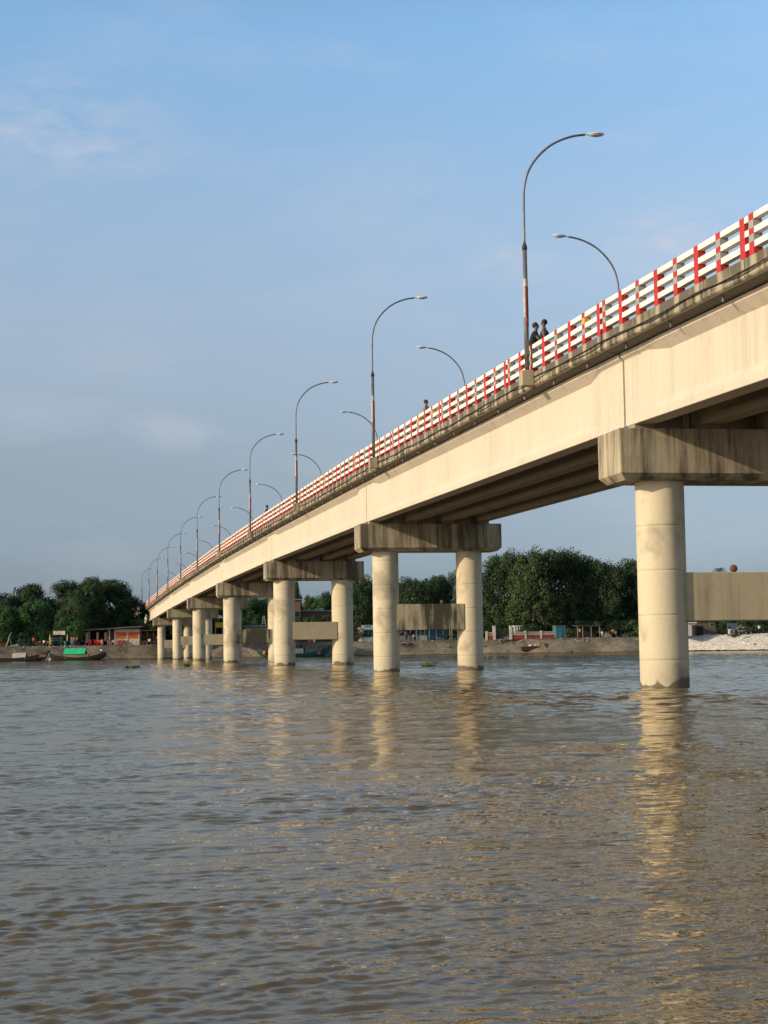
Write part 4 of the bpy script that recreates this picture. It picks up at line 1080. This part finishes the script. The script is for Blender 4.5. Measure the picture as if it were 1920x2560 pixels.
b = MB(); a = at(15, 1615, 245); c = at(26, 1597, 245); b.tube([(a.x, 245, ZB-.2), (a.x+.35, 245, ZB+.8), (c.x-.1, 245, ZB+1.9), (c.x+.25, 245, ZB+2.4)], [.14, .12, .09, .05], 8)
tag(b.build('driftwood_pole', cloth('pale_driftwood', (.28, .22, .15))), 'thick curved driftwood pole leaning at the left end of the bank', 'driftwood')
b = MB(); a = X(31, 245); b.tube([(a, 245, ZB-.2), (a-.3, 245, ZB+.9), (a-.5, 245, ZB+1.7)], [.07, .06, .05], 6)
tag(b.build('leaning_stake', cloth('pale_driftwood', (.28, .22, .15))), 'thin stake leaning just right of the curved driftwood pole', 'stake')
for a, c, lab in ((46, 62, 'low dark green bench left of the seated group'), (66, 80, 'low dark bench at the left of the orange chairs')): table(a, c, 246.5, TEAL, lab, .5, 'bench')
WC = cloth('orange_brown_wood', (.32, .13, .05))
for px, lab in ((88.5, 'orange-brown chair at the left of the riverside row'), (98, 'orange-brown chair below the feathery tree trunk'), (119, 'orange-brown chair left of the person in beige')): chair(px, 246.8, WC, lab, 0, 'orange-brown wooden chairs on the bank')
def bp_(px, pose, label, top, bottom, Y=246, h=1.65, rz=0, z=ZB, **k): person((X(px, Y), Y, z), rz, pose, label, top, bottom, h, **k)
bp_(73, 'sit', 'person in dark clothes sitting farthest left on the bank', BLK, BLK, rz=.4); bp_(84, 'stand', 'person with an orange scarf standing under the feathery tree', ORG, BLK, 247)
bp_(110, 'sit', 'person in a white shirt sitting between the orange-brown chairs', WHT, BLU, rz=-.5); bp_(126, 'stand', 'person in beige standing beside the banner stall', BEI, BEI)
bp_(180, 'stand', 'person in orange-brown, left one of the group by the purple table', ORG, GRY); bp_(185.5, 'stand', 'person in a pink scarf, middle one of the group by the purple table', PNK, BLU); bp_(192.5, 'stand', 'person in grey, right one of the group by the purple table', GRY, BLK, rz=2)
bp_(255, 'sit', 'person in beige sitting among the red chairs', BEI, BEI, 246.5); bp_(374, 'sit', 'person in a bright white shirt sitting on the long red bench', WHT, BLK, 245.9, rz=math.pi)
bp_(394, 'stand', 'person in dark clothes at the right end of the long red bench', GRY, BLK, 246.8)
# food cart, concrete roof, brick house and terrace seen under the deck
def cart():
    Y = 240; a, c = at(538, 1569, Y), at(557, 1556, Y); o = thing('food_cart', 'yellow food cart under a torn white umbrella, seen under the bridge', 'food cart', ((a.x+c.x)/2, Y, ZB)); w = (c.x-a.x)/2
    z0, z1 = a.z-ZB, c.z-ZB
    b = MB(); b.box(-w, w, -.4, .4, z0, z1); b.build('cart_body', cloth('yellow_cart', (.55, .38, .03)), o, .02)
    b = MB()
    for sx in (-1, 1):
        for sy in (-1, 1): b.beam((sx*w*.9, sy*.35, 0), (sx*w*.9, sy*.35, z0), .06)
    b.tube([(0, 0, z1), (0, 0, z1+1.0)], .03, 6); b.build('frame', cloth('pale_blue_frame', (.25, .33, .38)), o)
    b = MB(); b.lathe([(.02, z1+1.25), (.5, z1+1.1), (w*1.15, z1+.72), (w*1.1, z1+.68), (.4, z1+1.0)], (0, 0), 9); b.build('umbrella', WHT, o)
cart()
def house(px0, px1, pyt, Y, label, wallm, roofm, windows=(), door=None, depth=5, cat='house', name='house', flat=True, over=.25):
    t = at(px0, pyt, Y); x0, x1 = X(px0, Y), X(px1, Y); h = t.z-ZB
    o = thing(name, label, cat, ((x0+x1)/2, Y, ZB)); ox = o.location.x; w = (x1-x0)/2
    b = MB(); b.box(-w, w, 0, depth, 0, h); b.build('wall', wallm, o)
    b = MB(); b.box(-w-over, w+over, -over, depth+over, h+.003, h+.16); b.build('roof', roofm, o)
    for (a, c, z0, z1) in windows:
        xa, xc = -w+2*w*a, -w+2*w*c
        f = MB(); f.box(xa-.06, xc+.06, -.05, -.003, z0*h-.06, z1*h+.06); fo = f.build('window', GP, o)
        f = MB(); f.box(xa, xc, -.058, -.052, z0*h, z1*h); f.build('pane', cloth('dark_glass', (.02, .025, .03)), fo)
    if door:
        a, c, z1, m = door; b = MB(); b.box(-w+2*w*a, -w+2*w*c, -.05, -.003, 0, z1*h); b.build('door', m, o)
    return o
def brick(name, c1, c2):
    m, nt, b = mat_base(name, c1, .9); tc = nt.nodes.new('ShaderNodeTexCoord'); mp = nt.nodes.new('ShaderNodeMapping'); mp.inputs['Rotation'].default_value = (R(90), 0, 0)
    nt.links.new(tc.outputs['Object'], mp.inputs[0]); br = nt.nodes.new('ShaderNodeTexBrick'); nt.links.new(mp.outputs[0], br.inputs[0]); br.inputs['Scale'].default_value = 2.2
    br.inputs['Color1'].default_value = (*c1, 1); br.inputs['Color2'].default_value = (*c2, 1); br.inputs['Mortar'].default_value = (.2, .17, .14, 1); nt.links.new(br.outputs[0], b.inputs['Base Color']); return m
BRK = brick('brick', (.14, .06, .045), (.19, .09, .06))
WP = cloth('white_plaster', (.55, .55, .52)); ROOFC = cloth('grey_concrete_roof', (.26, .25, .23))
house(620, 672, 1566, 250, 'low grey concrete house with clutter on its roof, seen under the third span', cloth('grey_plaster', (.20, .19, .17)), ROOFC, [(.3, .42, .3, .7), (.65, .78, .3, .7)])
b = MB(); q = at(660, 1560, 250)
for dx in (-.35, .35): b.beam((q.x+dx, 250.3, q.z-.2), (q.x+dx*.3, 250.3, q.z+1.5), .06)
for i in range(4): b.beam((q.x-.3+.05*i, 250.3, q.z+.1+.33*i), (q.x+.3-.05*i, 250.3, q.z+.1+.33*i), .05)
tag(b.build('ladder_frame', WP), 'pale ladder-like frame standing on the low grey roof', 'ladder')
house(733, 752, 1500, 262, 'narrow tall brick house with a white window seen beside the third pier', BRK, ROOFC, [(.1, .9, .62, .74)])
house(751, 835, 1529, 266, 'long low brick terrace wall with a pale roof edge, between the third pier columns', BRK, cloth('pale_roof_edge', (.36, .35, .32)), [(.82, .92, .7, .86)])
b = MB(); q = at(790, 1522, 264)
for dx in (-1.3, 0, .9, 1.3): b.box(q.x+dx-.08, q.x+dx+.08, 264, 264.2, q.z-.4, q.z+.15)
b.box(q.x-1.3, q.x+1.3, 264, 264.1, q.z-.25, q.z-.15)
tag(b.build('roof_parapet', WP), 'small white parapet on the roof of the brick terrace', 'parapet')
o = house(880, 899, 1583, 240, 'low wall painted with red lettering left of the blue sign shop', cloth('dull_red_wall', (.22, .05, .04)), ROOFC, depth=.3, cat='wall', name='painted_wall', over=.05)
b = MB(); g = random.Random(6)
for i in range(14): xa = g.uniform(-1.0, .8); za = g.uniform(.3, 1.3); b.beam((xa, -.03, za), (xa+g.uniform(.1, .4), -.03, za+g.uniform(-.2, .2)), .05)
b.build('painted_strokes', cloth('pale_strokes', (.42, .22, .18)), o)
# shop with the blue signboard
def sign_shop():
    Y = 238; o = thing('sign_shop', 'small riverside shop with a pale blue signboard and pink fascia', 'shop', (X(930, Y), Y, ZB)); ox = o.location.x; x = lambda px: X(px, Y)-ox
    b = MB(); b.box(x(901), x(960), 0, 3, 0, 2.1); b.build('wall', CP, o)
    b = MB(); b.box(x(899), x(962), -.35, 3.1, 2.1, 2.38); b.build('fascia', cloth('pink_fascia', (.50, .30, .24)), o)
    b = MB(); b.box(x(905), x(958), -.06, -.003, .05, .62); b.build('counter', cloth('aqua_board', (.28, .38, .34)), o)
    b = MB(); b.box(x(909), x(955), -.05, -.004, .75, 1.9); fo = b.build('window', cloth('dark_glass', (.02, .025, .03)), o)
    b = MB()
    for px in (909, 921, 930, 943, 955): b.box(x(px)-.05, x(px)+.05, -.09, -.052, .7, 1.95)
    b.build('window_bar', BP, fo)
    z0, z1 = at(920, 1575, Y).z-ZB, at(920, 1562.5, Y).z-ZB
    b = MB(); b.box(x(903), x(962), -.30, -.22, z0, z1); so_ = b.build('signboard', cloth('blue_sign', (.20, .40, .48)), o)
    b = MB()
    # block letters of the signboard
    def stroke(px, pattern):
        u = (z1-z0)*.13; xx0 = x(px)
        for (a, c, d, e) in pattern: b.box(xx0+a*.62, xx0+c*.62, -.325, -.302, z0+.12+(z1-z0-.24)*d, z0+.12+(z1-z0-.24)*e)
    for i, px in enumerate((905.5, 913, 921, 929)):
        b.mat = [1, 0, 0, 1][i]
        stroke(px, [[(0, .55, .85, 1), (.0, .16, .2, 1), (.4, .55, .0, 1)], [(0, .8, .84, 1), (.1, .25, .2, .84), (.1, .6, .2, .35), (.6, .75, .0, .84)], [(0, .8, .84, 1), (.3, .45, .1, .84), (.3, .8, .4, .55)], [(0, .6, .85, 1), (.2, .35, .1, .85)]][i])
    b.build('lettering', [cloth('dark_blue_letters', (.03, .07, .14)), WHT], so_)
sign_shop()
dark_stall(996, 1040, 233.5, 2.2, 'dark open riverside shop with blue posts, left one seen under the second tie beam', [DKB, TIN, BP, cloth('grey_plaster', (.20, .19, .17))], 5)
dark_stall(1041, 1072, 233, 2.2, 'open riverside shop with pale curtains, middle one under the second tie beam', [cloth('grey_plaster', (.20, .19, .17)), TIN, BP, GP], 6)
dark_stall(1073, 1124, 232.5, 2.3, 'blue-grey boarded riverside shop, right one under the second tie beam', [cloth('blue_grey_boards', (.10, .13, .17)), TIN, BP, cloth('blue_grey_boards', (.10, .13, .17))], 7, goods=False)
bp_(1034, 'sit', 'person in pink sitting in front of the middle riverside shop', PNK, PUR, 230.5, rz=-.6); bp_(1016, 'stand', 'person in dark clothes standing in the dark shop with blue posts', BLU, BLK, 233)
bp_(1148, 'stand', 'person in teal standing left of the second pier\'s right column', TEAL, BLK, 229)
for i, px in enumerate((1108, 1113.5, 1119, 1128)): chair(px, 228.5, M['dark'], ['black chair leftmost of the four on the bank under the second tie beam', 'black chair second of the four on the bank under the second tie beam', 'black chair third of the four on the bank under the second tie beam', 'black chair rightmost of the four on the bank under the second tie beam'][i], i*.8, 'black chairs on the bank')
b = MB()
for px in (1125, 1130): b.beam((X(px, 229.5), 229.5, ZB-.2), (X(px, 229.5), 229.5, ZB+2.6), .10)
tag(b.build('twin_posts', GP), 'pair of pale posts right of the black chairs', 'posts')
# goats on the slope
def goat(px, py, label, rz):
    Y = shore(X(px, 225))+2.6; p = at(px, py, Y); o = thing('goat', label, 'goat', (p.x, Y, 1.28), rz, 'black goats on the bank')
    ch = [[(-.36, 0, .52, .12), (-.1, 0, .50, .15), (.2, 0, .52, .14), (.34, 0, .60, .09), (.46, 0, .55, .06), (.58, 0, .34, .055), (.68, 0, .24, .03)], [(-.36, 0, .52, .12), (-.48, 0, .58, .02)]]
    for sx, x_ in ((-1, -.32), (1, .24)):
        for sy in (-1, 1):
            k = .04*sx; ch.append([(-.1 if sx < 0 else .2, 0, .50 if sx < 0 else .52, .15 if sx < 0 else .14), (x_, sy*.09, .42, .06), (x_-k, sy*.09, .24, .03), (x_+k*.5, sy*.09, .02, .022)])
    for sy in (-1, 1): ch.append([(.46, 0, .55, .06), (.44, sy*.07, .58, .015)])
    link('body', skin_mesh('body', ch, BLK), o)
goat(1011, 1627, 'black goat grazing on the bank slope, left one of the pair', R(185)); goat(1027, 1627, 'black goat grazing on the bank slope, right one of the pair', R(10))
# steps pipes behind pier four
b = MB()
for px in (623, 626): b.beam((X(px, 236), 233.5, -.2), (X(px, 240), 240.0, 2.5), .14)
tag(b.build('slope_pipes', cloth('dark_pipe', (.04, .04, .05))), 'two dark pipes running down the slope beside the fourth pier', 'pipes')

# garden wall, gate, kiosk
GY = 220
def gwall(px0, px1, label, posts):
    x0, x1 = X(px0, GY), X(px1, GY); o = thing('garden_wall', label, 'wall', ((x0+x1)/2, GY, ZB)); w = (x1-x0)/2; ox = (x0+x1)/2
    b = MB(); b.box(-w, w, -.1, .1, -.1, .62); b.build('wall_base', cloth('maroon_wall', (.26, .045, .04)), o)
    b = MB(); b.box(-w, w, -.11, .11, 1.0, 1.12); b.box(-w, w, -.11, .11, .62, .70); n = int(w*2/.16)
    for i in range(n): x_ = -w+2*w*(i+.5)/n; b.box(x_-.035, x_+.035, -.05, .05, .70, 1.0)
    b.build('balustrade', cloth('cream_balustrade', (.50, .45, .36)), o)
    for px in posts: 
        b = MB(); x_ = X(px, GY)-ox; b.box(x_-.14, x_+.14, -.16, .16, -.1, 1.28); b.build('pillar', cloth('cream_balustrade', (.50, .45, .36)), o)
gwall(1216, 1232, 'short red and cream garden wall left of the iron gate', (1217,)); gwall(1280, 1392, 'long red and cream garden wall right of the iron gate', (1314, 1353, 1391))
o = thing('iron_gate', 'dark iron double gate between two tall white pillars', 'gate', (X(1256, GY), GY, ZB)); ox = o.location.x
for px in (1236, 1277): b = MB(); x_ = X(px, GY)-ox; b.box(x_-.2, x_+.2, -.2, .2, -.1, 2.05); b.box(x_-.25, x_+.25, -.25, .25, 2.05, 2.15); b.build('gate_pillar', cloth('pale_pillar', (.50, .48, .42)), o)
for a, c in ((1239.5, 1256), (1256.5, 1273.5)):
    b = MB(); xa, xc = X(a, GY)-ox, X(c, GY)-ox
    for i in range(9): x_ = xa+(xc-xa)*i/8; b.beam((x_, 0, .05), (x_, 0, 1.55+.2*math.sin(math.pi*i/8)), .04)
    for z in (.15, .8, 1.5): b.beam((xa, 0, z), (xc, 0, z), .05)
    b.build('gate_leaf', cloth('dark_iron', (.05, .045, .04)), o)
o = thing('white_kiosk', 'small white columned kiosk behind the garden wall', 'kiosk', (X(1298, 223), 223, ZB)); ox = o.location.x
b = MB(); b.box(-.95, .95, -.6, .6, 2.0, 2.18); b.build('roof', WP, o)
for i in range(5): b = MB(); b.tube([(-.85+.42*i, -.5, 0), (-.85+.42*i, -.5, 2.0)], .07, 8); b.build('column', WP, o)
b = MB(); b.box(-.9, .9, .3, .5, 0, 2.0); b.build('back_wall', GP, o)
house(1310, 1326, 1575, 225, 'tiny maroon hut behind the garden wall', cloth('dull_red_wall', (.22, .05, .04)), TIN, depth=2, cat='hut', name='hut')
o = house(1391, 1415, 1566, 219, 'teal tin cabin at the right end of the garden wall', cloth('teal_tin', (.03, .12, .15)), TIN, [], (.3, .6, .8, cloth('teal_paint', (.03, .16, .16))), 2, 'cabin', 'tin_cabin', over=.06)
o = thing('timber_shelter', 'open timber shelter with thin posts right of the teal cabin', 'shelter', (X(1470, 217), 217, ZB)); ox = o.location.x
for px in (1444, 1457, 1478, 1499):
    b = MB(); x_ = X(px, 217)-ox; b.beam((x_, -.1, 0), (x_, -.1, 1.95), .09); b.build('post', cloth('pale_driftwood', (.28, .22, .15)), o)
b = MB(); b.box(X(1441, 217)-ox, X(1502, 217)-ox, -.3, 2.2, 1.95, 2.03); b.build('roof', TIN, o)
b = MB(); b.box(X(1446, 217)-ox, X(1496, 217)-ox, 1.6, 1.7, 0, 1.7); b.build('back_wall', DKB, o)
bp_(1450, 'stand', 'person in yellow-brown standing at the left of the timber shelter', cloth('ochre_cloth', (.4, .26, .08)), BLK, 216)
bp_(1506, 'sit', 'person in pale clothes sitting right of the timber shelter', WHT, GRY, 215.5)
b = MB(); b.tube([(0, 0, 0), (0, 0, 1.0)], .04, 6); o = b.build('disc_sign', DW); o.location = (X(1532, 215), 215, ZB)
tag(o, 'round orange disc sign on a short post left of the nearest column', 'sign'); b = MB(); b.tube([(0, -.06, 1.05), (0, -.10, 1.05)], .26, 16); b.build('disc', ORG, o)
bp_(1540, 'sit', 'person in grey sitting beside the orange disc sign', GRY, BLK, 215)
b = MB(); b.box(-.5, .5, -.3, .3, 0, .42); b.box(-.4, .2, -.2, .2, .42, .7); o = b.build('crate_pile', cloth('grey_plaster', (.20, .19, .17))); o.location = (X(1520, 215), 215, ZB); tag(o, 'low pile of grey crates left of the orange disc sign', 'crates')
# debris on the slope
def slope_pt(px, t): 
    x_ = X(px, 215); y = shore(x_)+t; return Vector((x_, y, np.interp(t, [0, .4, 1, 1.8, 2.6, 3.5, 4.3, 5], [.02, .25, .55, .95, 1.35, 1.75, 2.1, 2.32])))
q = slope_pt(1329, 1.2); o = thing('wrecked_box', 'rusty maroon wreck of a metal box lying on the bank slope', 'wreck', q, .05)
b = MB(); b.box(-1.6, 1.6, -.35, .5, -.1, .42); b.box(-1.7, 1.2, -.45, -.36, .3, .48); b.build('box_shell', cloth('rust_maroon', (.12, .03, .025)), o, .04)
q = slope_pt(1341, 2.2); b = MB(); g = random.Random(3)
for i in range(9): b.ball((g.uniform(-.7, .7), g.uniform(-.2, .2), g.uniform(.05, .3)), g.uniform(.12, .28), .15, g.uniform(.06, .14), 7, 5)
o = b.build('white_rags', WHT); o.location = q; tag(o, 'heap of white rags above the maroon wreck on the slope', 'rags')
q = slope_pt(1358, 1.8); b = MB()
for i in range(60): x_ = g.uniform(-.3, .3); b.beam((x_-.45+g.uniform(-.2, .2), g.uniform(-.3, .3)+.4, 1.1+g.uniform(-.2, .1)), (x_+.3+g.uniform(-.2, .2), g.uniform(-.3, .3)-.6, -.35), .035)
o = b.build('reed_bundle', cloth('dry_reed', (.26, .20, .13))); o.location = q; tag(o, 'dry reed bundle leaning on the slope right of the maroon wreck', 'reeds')
q = slope_pt(1241, 2.4); b = MB()
for i in range(40): b.beam((g.uniform(-1, 1), g.uniform(-.5, .5), g.uniform(-.1, .3)), (g.uniform(-1, 1), g.uniform(-.5, .5), g.uniform(-.1, .25)), .05)
o = b.build('brushwood', cloth('rust_brushwood', (.10, .06, .04))); o.location = q; tag(o, 'brown brushwood scattered on the slope below the iron gate', 'brushwood')
q = slope_pt(1579, 2.2); b = MB(); b.ball((0, 0, .1), .45, .3, .16); o = b.build('black_sack', M['dark']); o.location = q; tag(o, 'black oval sack on the slope left of the nearest column', 'sack')
q = slope_pt(1596, 4.4); b = MB(); b.box(-.7, .7, -.3, .3, .0, .22); b.box(.1, .6, -.25, .2, .22, .36); o = b.build('pale_slab', cloth('pale_slab', (.45, .41, .34))); o.location = q; tag(o, 'broken pale concrete slab at the top of the slope by the nearest column', 'concrete slab')
# far right
o = house(1718, 1738, 1558, 203, 'white walled building with a maroon door right of the nearest column', WP, WP, [], (.62, .98, .82, cloth('dark_red_door', (.10, .025, .025))), 4, 'building', 'shop_building')
o = house(1741, 1790, 1553, 206, 'dark brick house with an open garage bay at the right', brick('dark_brick', (.09, .055, .04), (.12, .075, .055)), ROOFC, [(.72, .9, .68, .86)], (.02, .36, .68, DKB), 5)  # near-black door panel painted in for the shade inside the open bay
b = MB(); b.box(-.9, .9, 0, .04, .0, 1.9); o = b.build('blue_tarpaulin', cloth('blue_tarp', (.07, .11, .17))); o.location = (X(1832, 203), 203, ZB); tag(o, 'blue-grey tarpaulin hanging behind the person in white trousers', 'tarpaulin')
b = MB(); g = random.Random(12)
for i in range(70):
    a = g.uniform(-1.9, 1.9); t = 1-abs(a)/1.9; b.ball((a, g.uniform(-.8, .8), g.uniform(0, 1.9)*t), g.uniform(.15, .35), None, g.uniform(.1, .25), 7, 5)
o = b.build('rubble_heap', cloth('rubble', (.11, .10, .085))); o.location = (X(1858, 202), 203, ZB); tag(o, 'tall heap of dark rubble left of the white-shirted person at the right', 'rubble')
bp_(1824, 'stand', 'person in a black top and white trousers in front of the blue-grey tarpaulin', BLK, WHT, 200.5)
bp_(1899, 'stand', 'person in a white shirt standing near the right edge', WHT, BLK, 200)
q = slope_pt(1837, 2.3); person((q.x, q.y, q.z), .4, 'stand', 'person in dark clothes walking down the pale sandbag slope', DGR, BLK, 1.65)
q = slope_pt(1777, 1.3); b = MB(); b.tube([(-1.1, .3, .55), (.2, 0, .28), (1.0, -.1, .20)], .08, 8); b.tube([(1.0, -.1, .2), (.95, -.3, -.3)], .05, 6)
o = b.build('white_pipe', WHT); o.location = q; tag(o, 'white plastic pipe lying on the sandbag slope', 'pipe')
# parasol of the red-shirted vendor above the green boat
q = at(779, 1604, 233); b = MB(); b.ball((0, 0, 0), .45, .4, .5, 10, 8); o = b.build('red_bundle', RED); o.location = (q.x-.2, 233, q.z); tag(o, 'red bundle on the bank above the green boat', 'bundle')
b = MB(); b.ball((0, 0, 0), .22, .3, .42, 10, 8); o = b.build('white_bundle', WHT); o.location = (q.x+.45, 233, q.z); tag(o, 'white bundle beside the red one above the green boat', 'bundle')
# water hyacinth
def hyacinth(px, py, w, label):
    d = R2*(px-960)-U2*(py-1280)+Fv*FPX; t = -CAMZ/d.z; x_, y_ = CAMX+d.x*t, CAMY+d.y*t
    g = np.random.RandomState(int(px)); b = MB()
    for i in range(90):
        cx, cy = g.normal(0, w*.38), g.normal(0, w*.6); a = g.uniform(0, 6.28); h = g.uniform(.05, .20); s = .09
        n_ = Vector((math.cos(a), math.sin(a), 0)); u = Vector((-n_.y, n_.x, 0))
        c0 = Vector((cx, cy, 0)); c1 = c0+Vector((0, 0, h))+n_*.05
        b.add([c0, c1-u*s*.6, c1+n_*s*.5+Vector((0, 0, s)), c1+u*s*.6], [(0, 1, 2, 3)])
    o = b.build('water_hyacinth', cloth('hyacinth_green', (.075, .105, .03))); o.location = (x_, y_, .0)
    tag(o, label, 'floating plant', 'water hyacinth clumps')
hyacinth(330, 1672, .62, 'green water hyacinth clump floating off the left bank'); hyacinth(467, 1667, .4, 'small dark hyacinth tuft floating near the sixth pier'); hyacinth(1068, 1667, .45, 'hyacinth tuft between the second pier columns')

def scatter_bank():
    g = random.Random(31); b = MB()
    for i in range(700):
        px = g.uniform(-30, 1700); x_ = X(px, 225); t = g.choice([g.uniform(.2, 5), g.uniform(3.6, 5.4)]); z = float(np.interp(t, [0, .4, 1, 1.8, 2.6, 3.5, 4.3, 5], [.02, .25, .55, .95, 1.35, 1.75, 2.1, 2.32]))
        s_ = g.uniform(.05, .22); b.mat = g.choice([0, 0, 1, 1, 2, 3]); M3 = Matrix.Rotation(g.uniform(0, 3), 3, 'Z') @ Matrix.Rotation(g.uniform(-.5, .5), 3, 'X')
        b.obox((x_, shore(x_)+t, z+.06), s_*1.8, s_, s_*.5, M3)
    tag(b.build('bank_litter', [cloth('litter_pale', (.38, .36, .32)), cloth('litter_brown', (.07, .05, .035)), cloth('litter_grey', (.2, .19, .17)), cloth('litter_rust', (.16, .07, .04))]), 'litter and stones strewn over the bank slope', 'litter', None, 'stuff')
    b = MB(); r = np.random.RandomState(5)
    for i in range(5200):
        px = r.uniform(-40, 1700); cl = math.sin(px*.07)+math.sin(px*.023+1)+r.normal(0, .5)
        if cl < .3: continue
        x_ = X(px, 225); t = r.choice([r.uniform(4.6, 6.2), r.uniform(.5, 5)], p=[.7, .3]); y_ = shore(x_)+t; z = float(np.interp(t, [0, .4, 1, 1.8, 2.6, 3.5, 4.3, 5], [.02, .25, .55, .95, 1.35, 1.75, 2.1, 2.32]))
        h = r.uniform(.08, .26); a = r.uniform(0, 3.14); w = .05; dx, dy = math.cos(a)*w, math.sin(a)*w; lx, ly = r.normal(0, .08, 2)
        b.add([(x_-dx, y_-dy, z-.03), (x_+dx, y_+dy, z-.03), (x_+lx, y_+ly, z+h)], [(0, 1, 2)])
    tag(b.build('bank_grass', cloth('dry_green_grass', (.075, .085, .035))), 'thin grass along the top of the bank slope', 'grass', None, 'stuff')
scatter_bank()
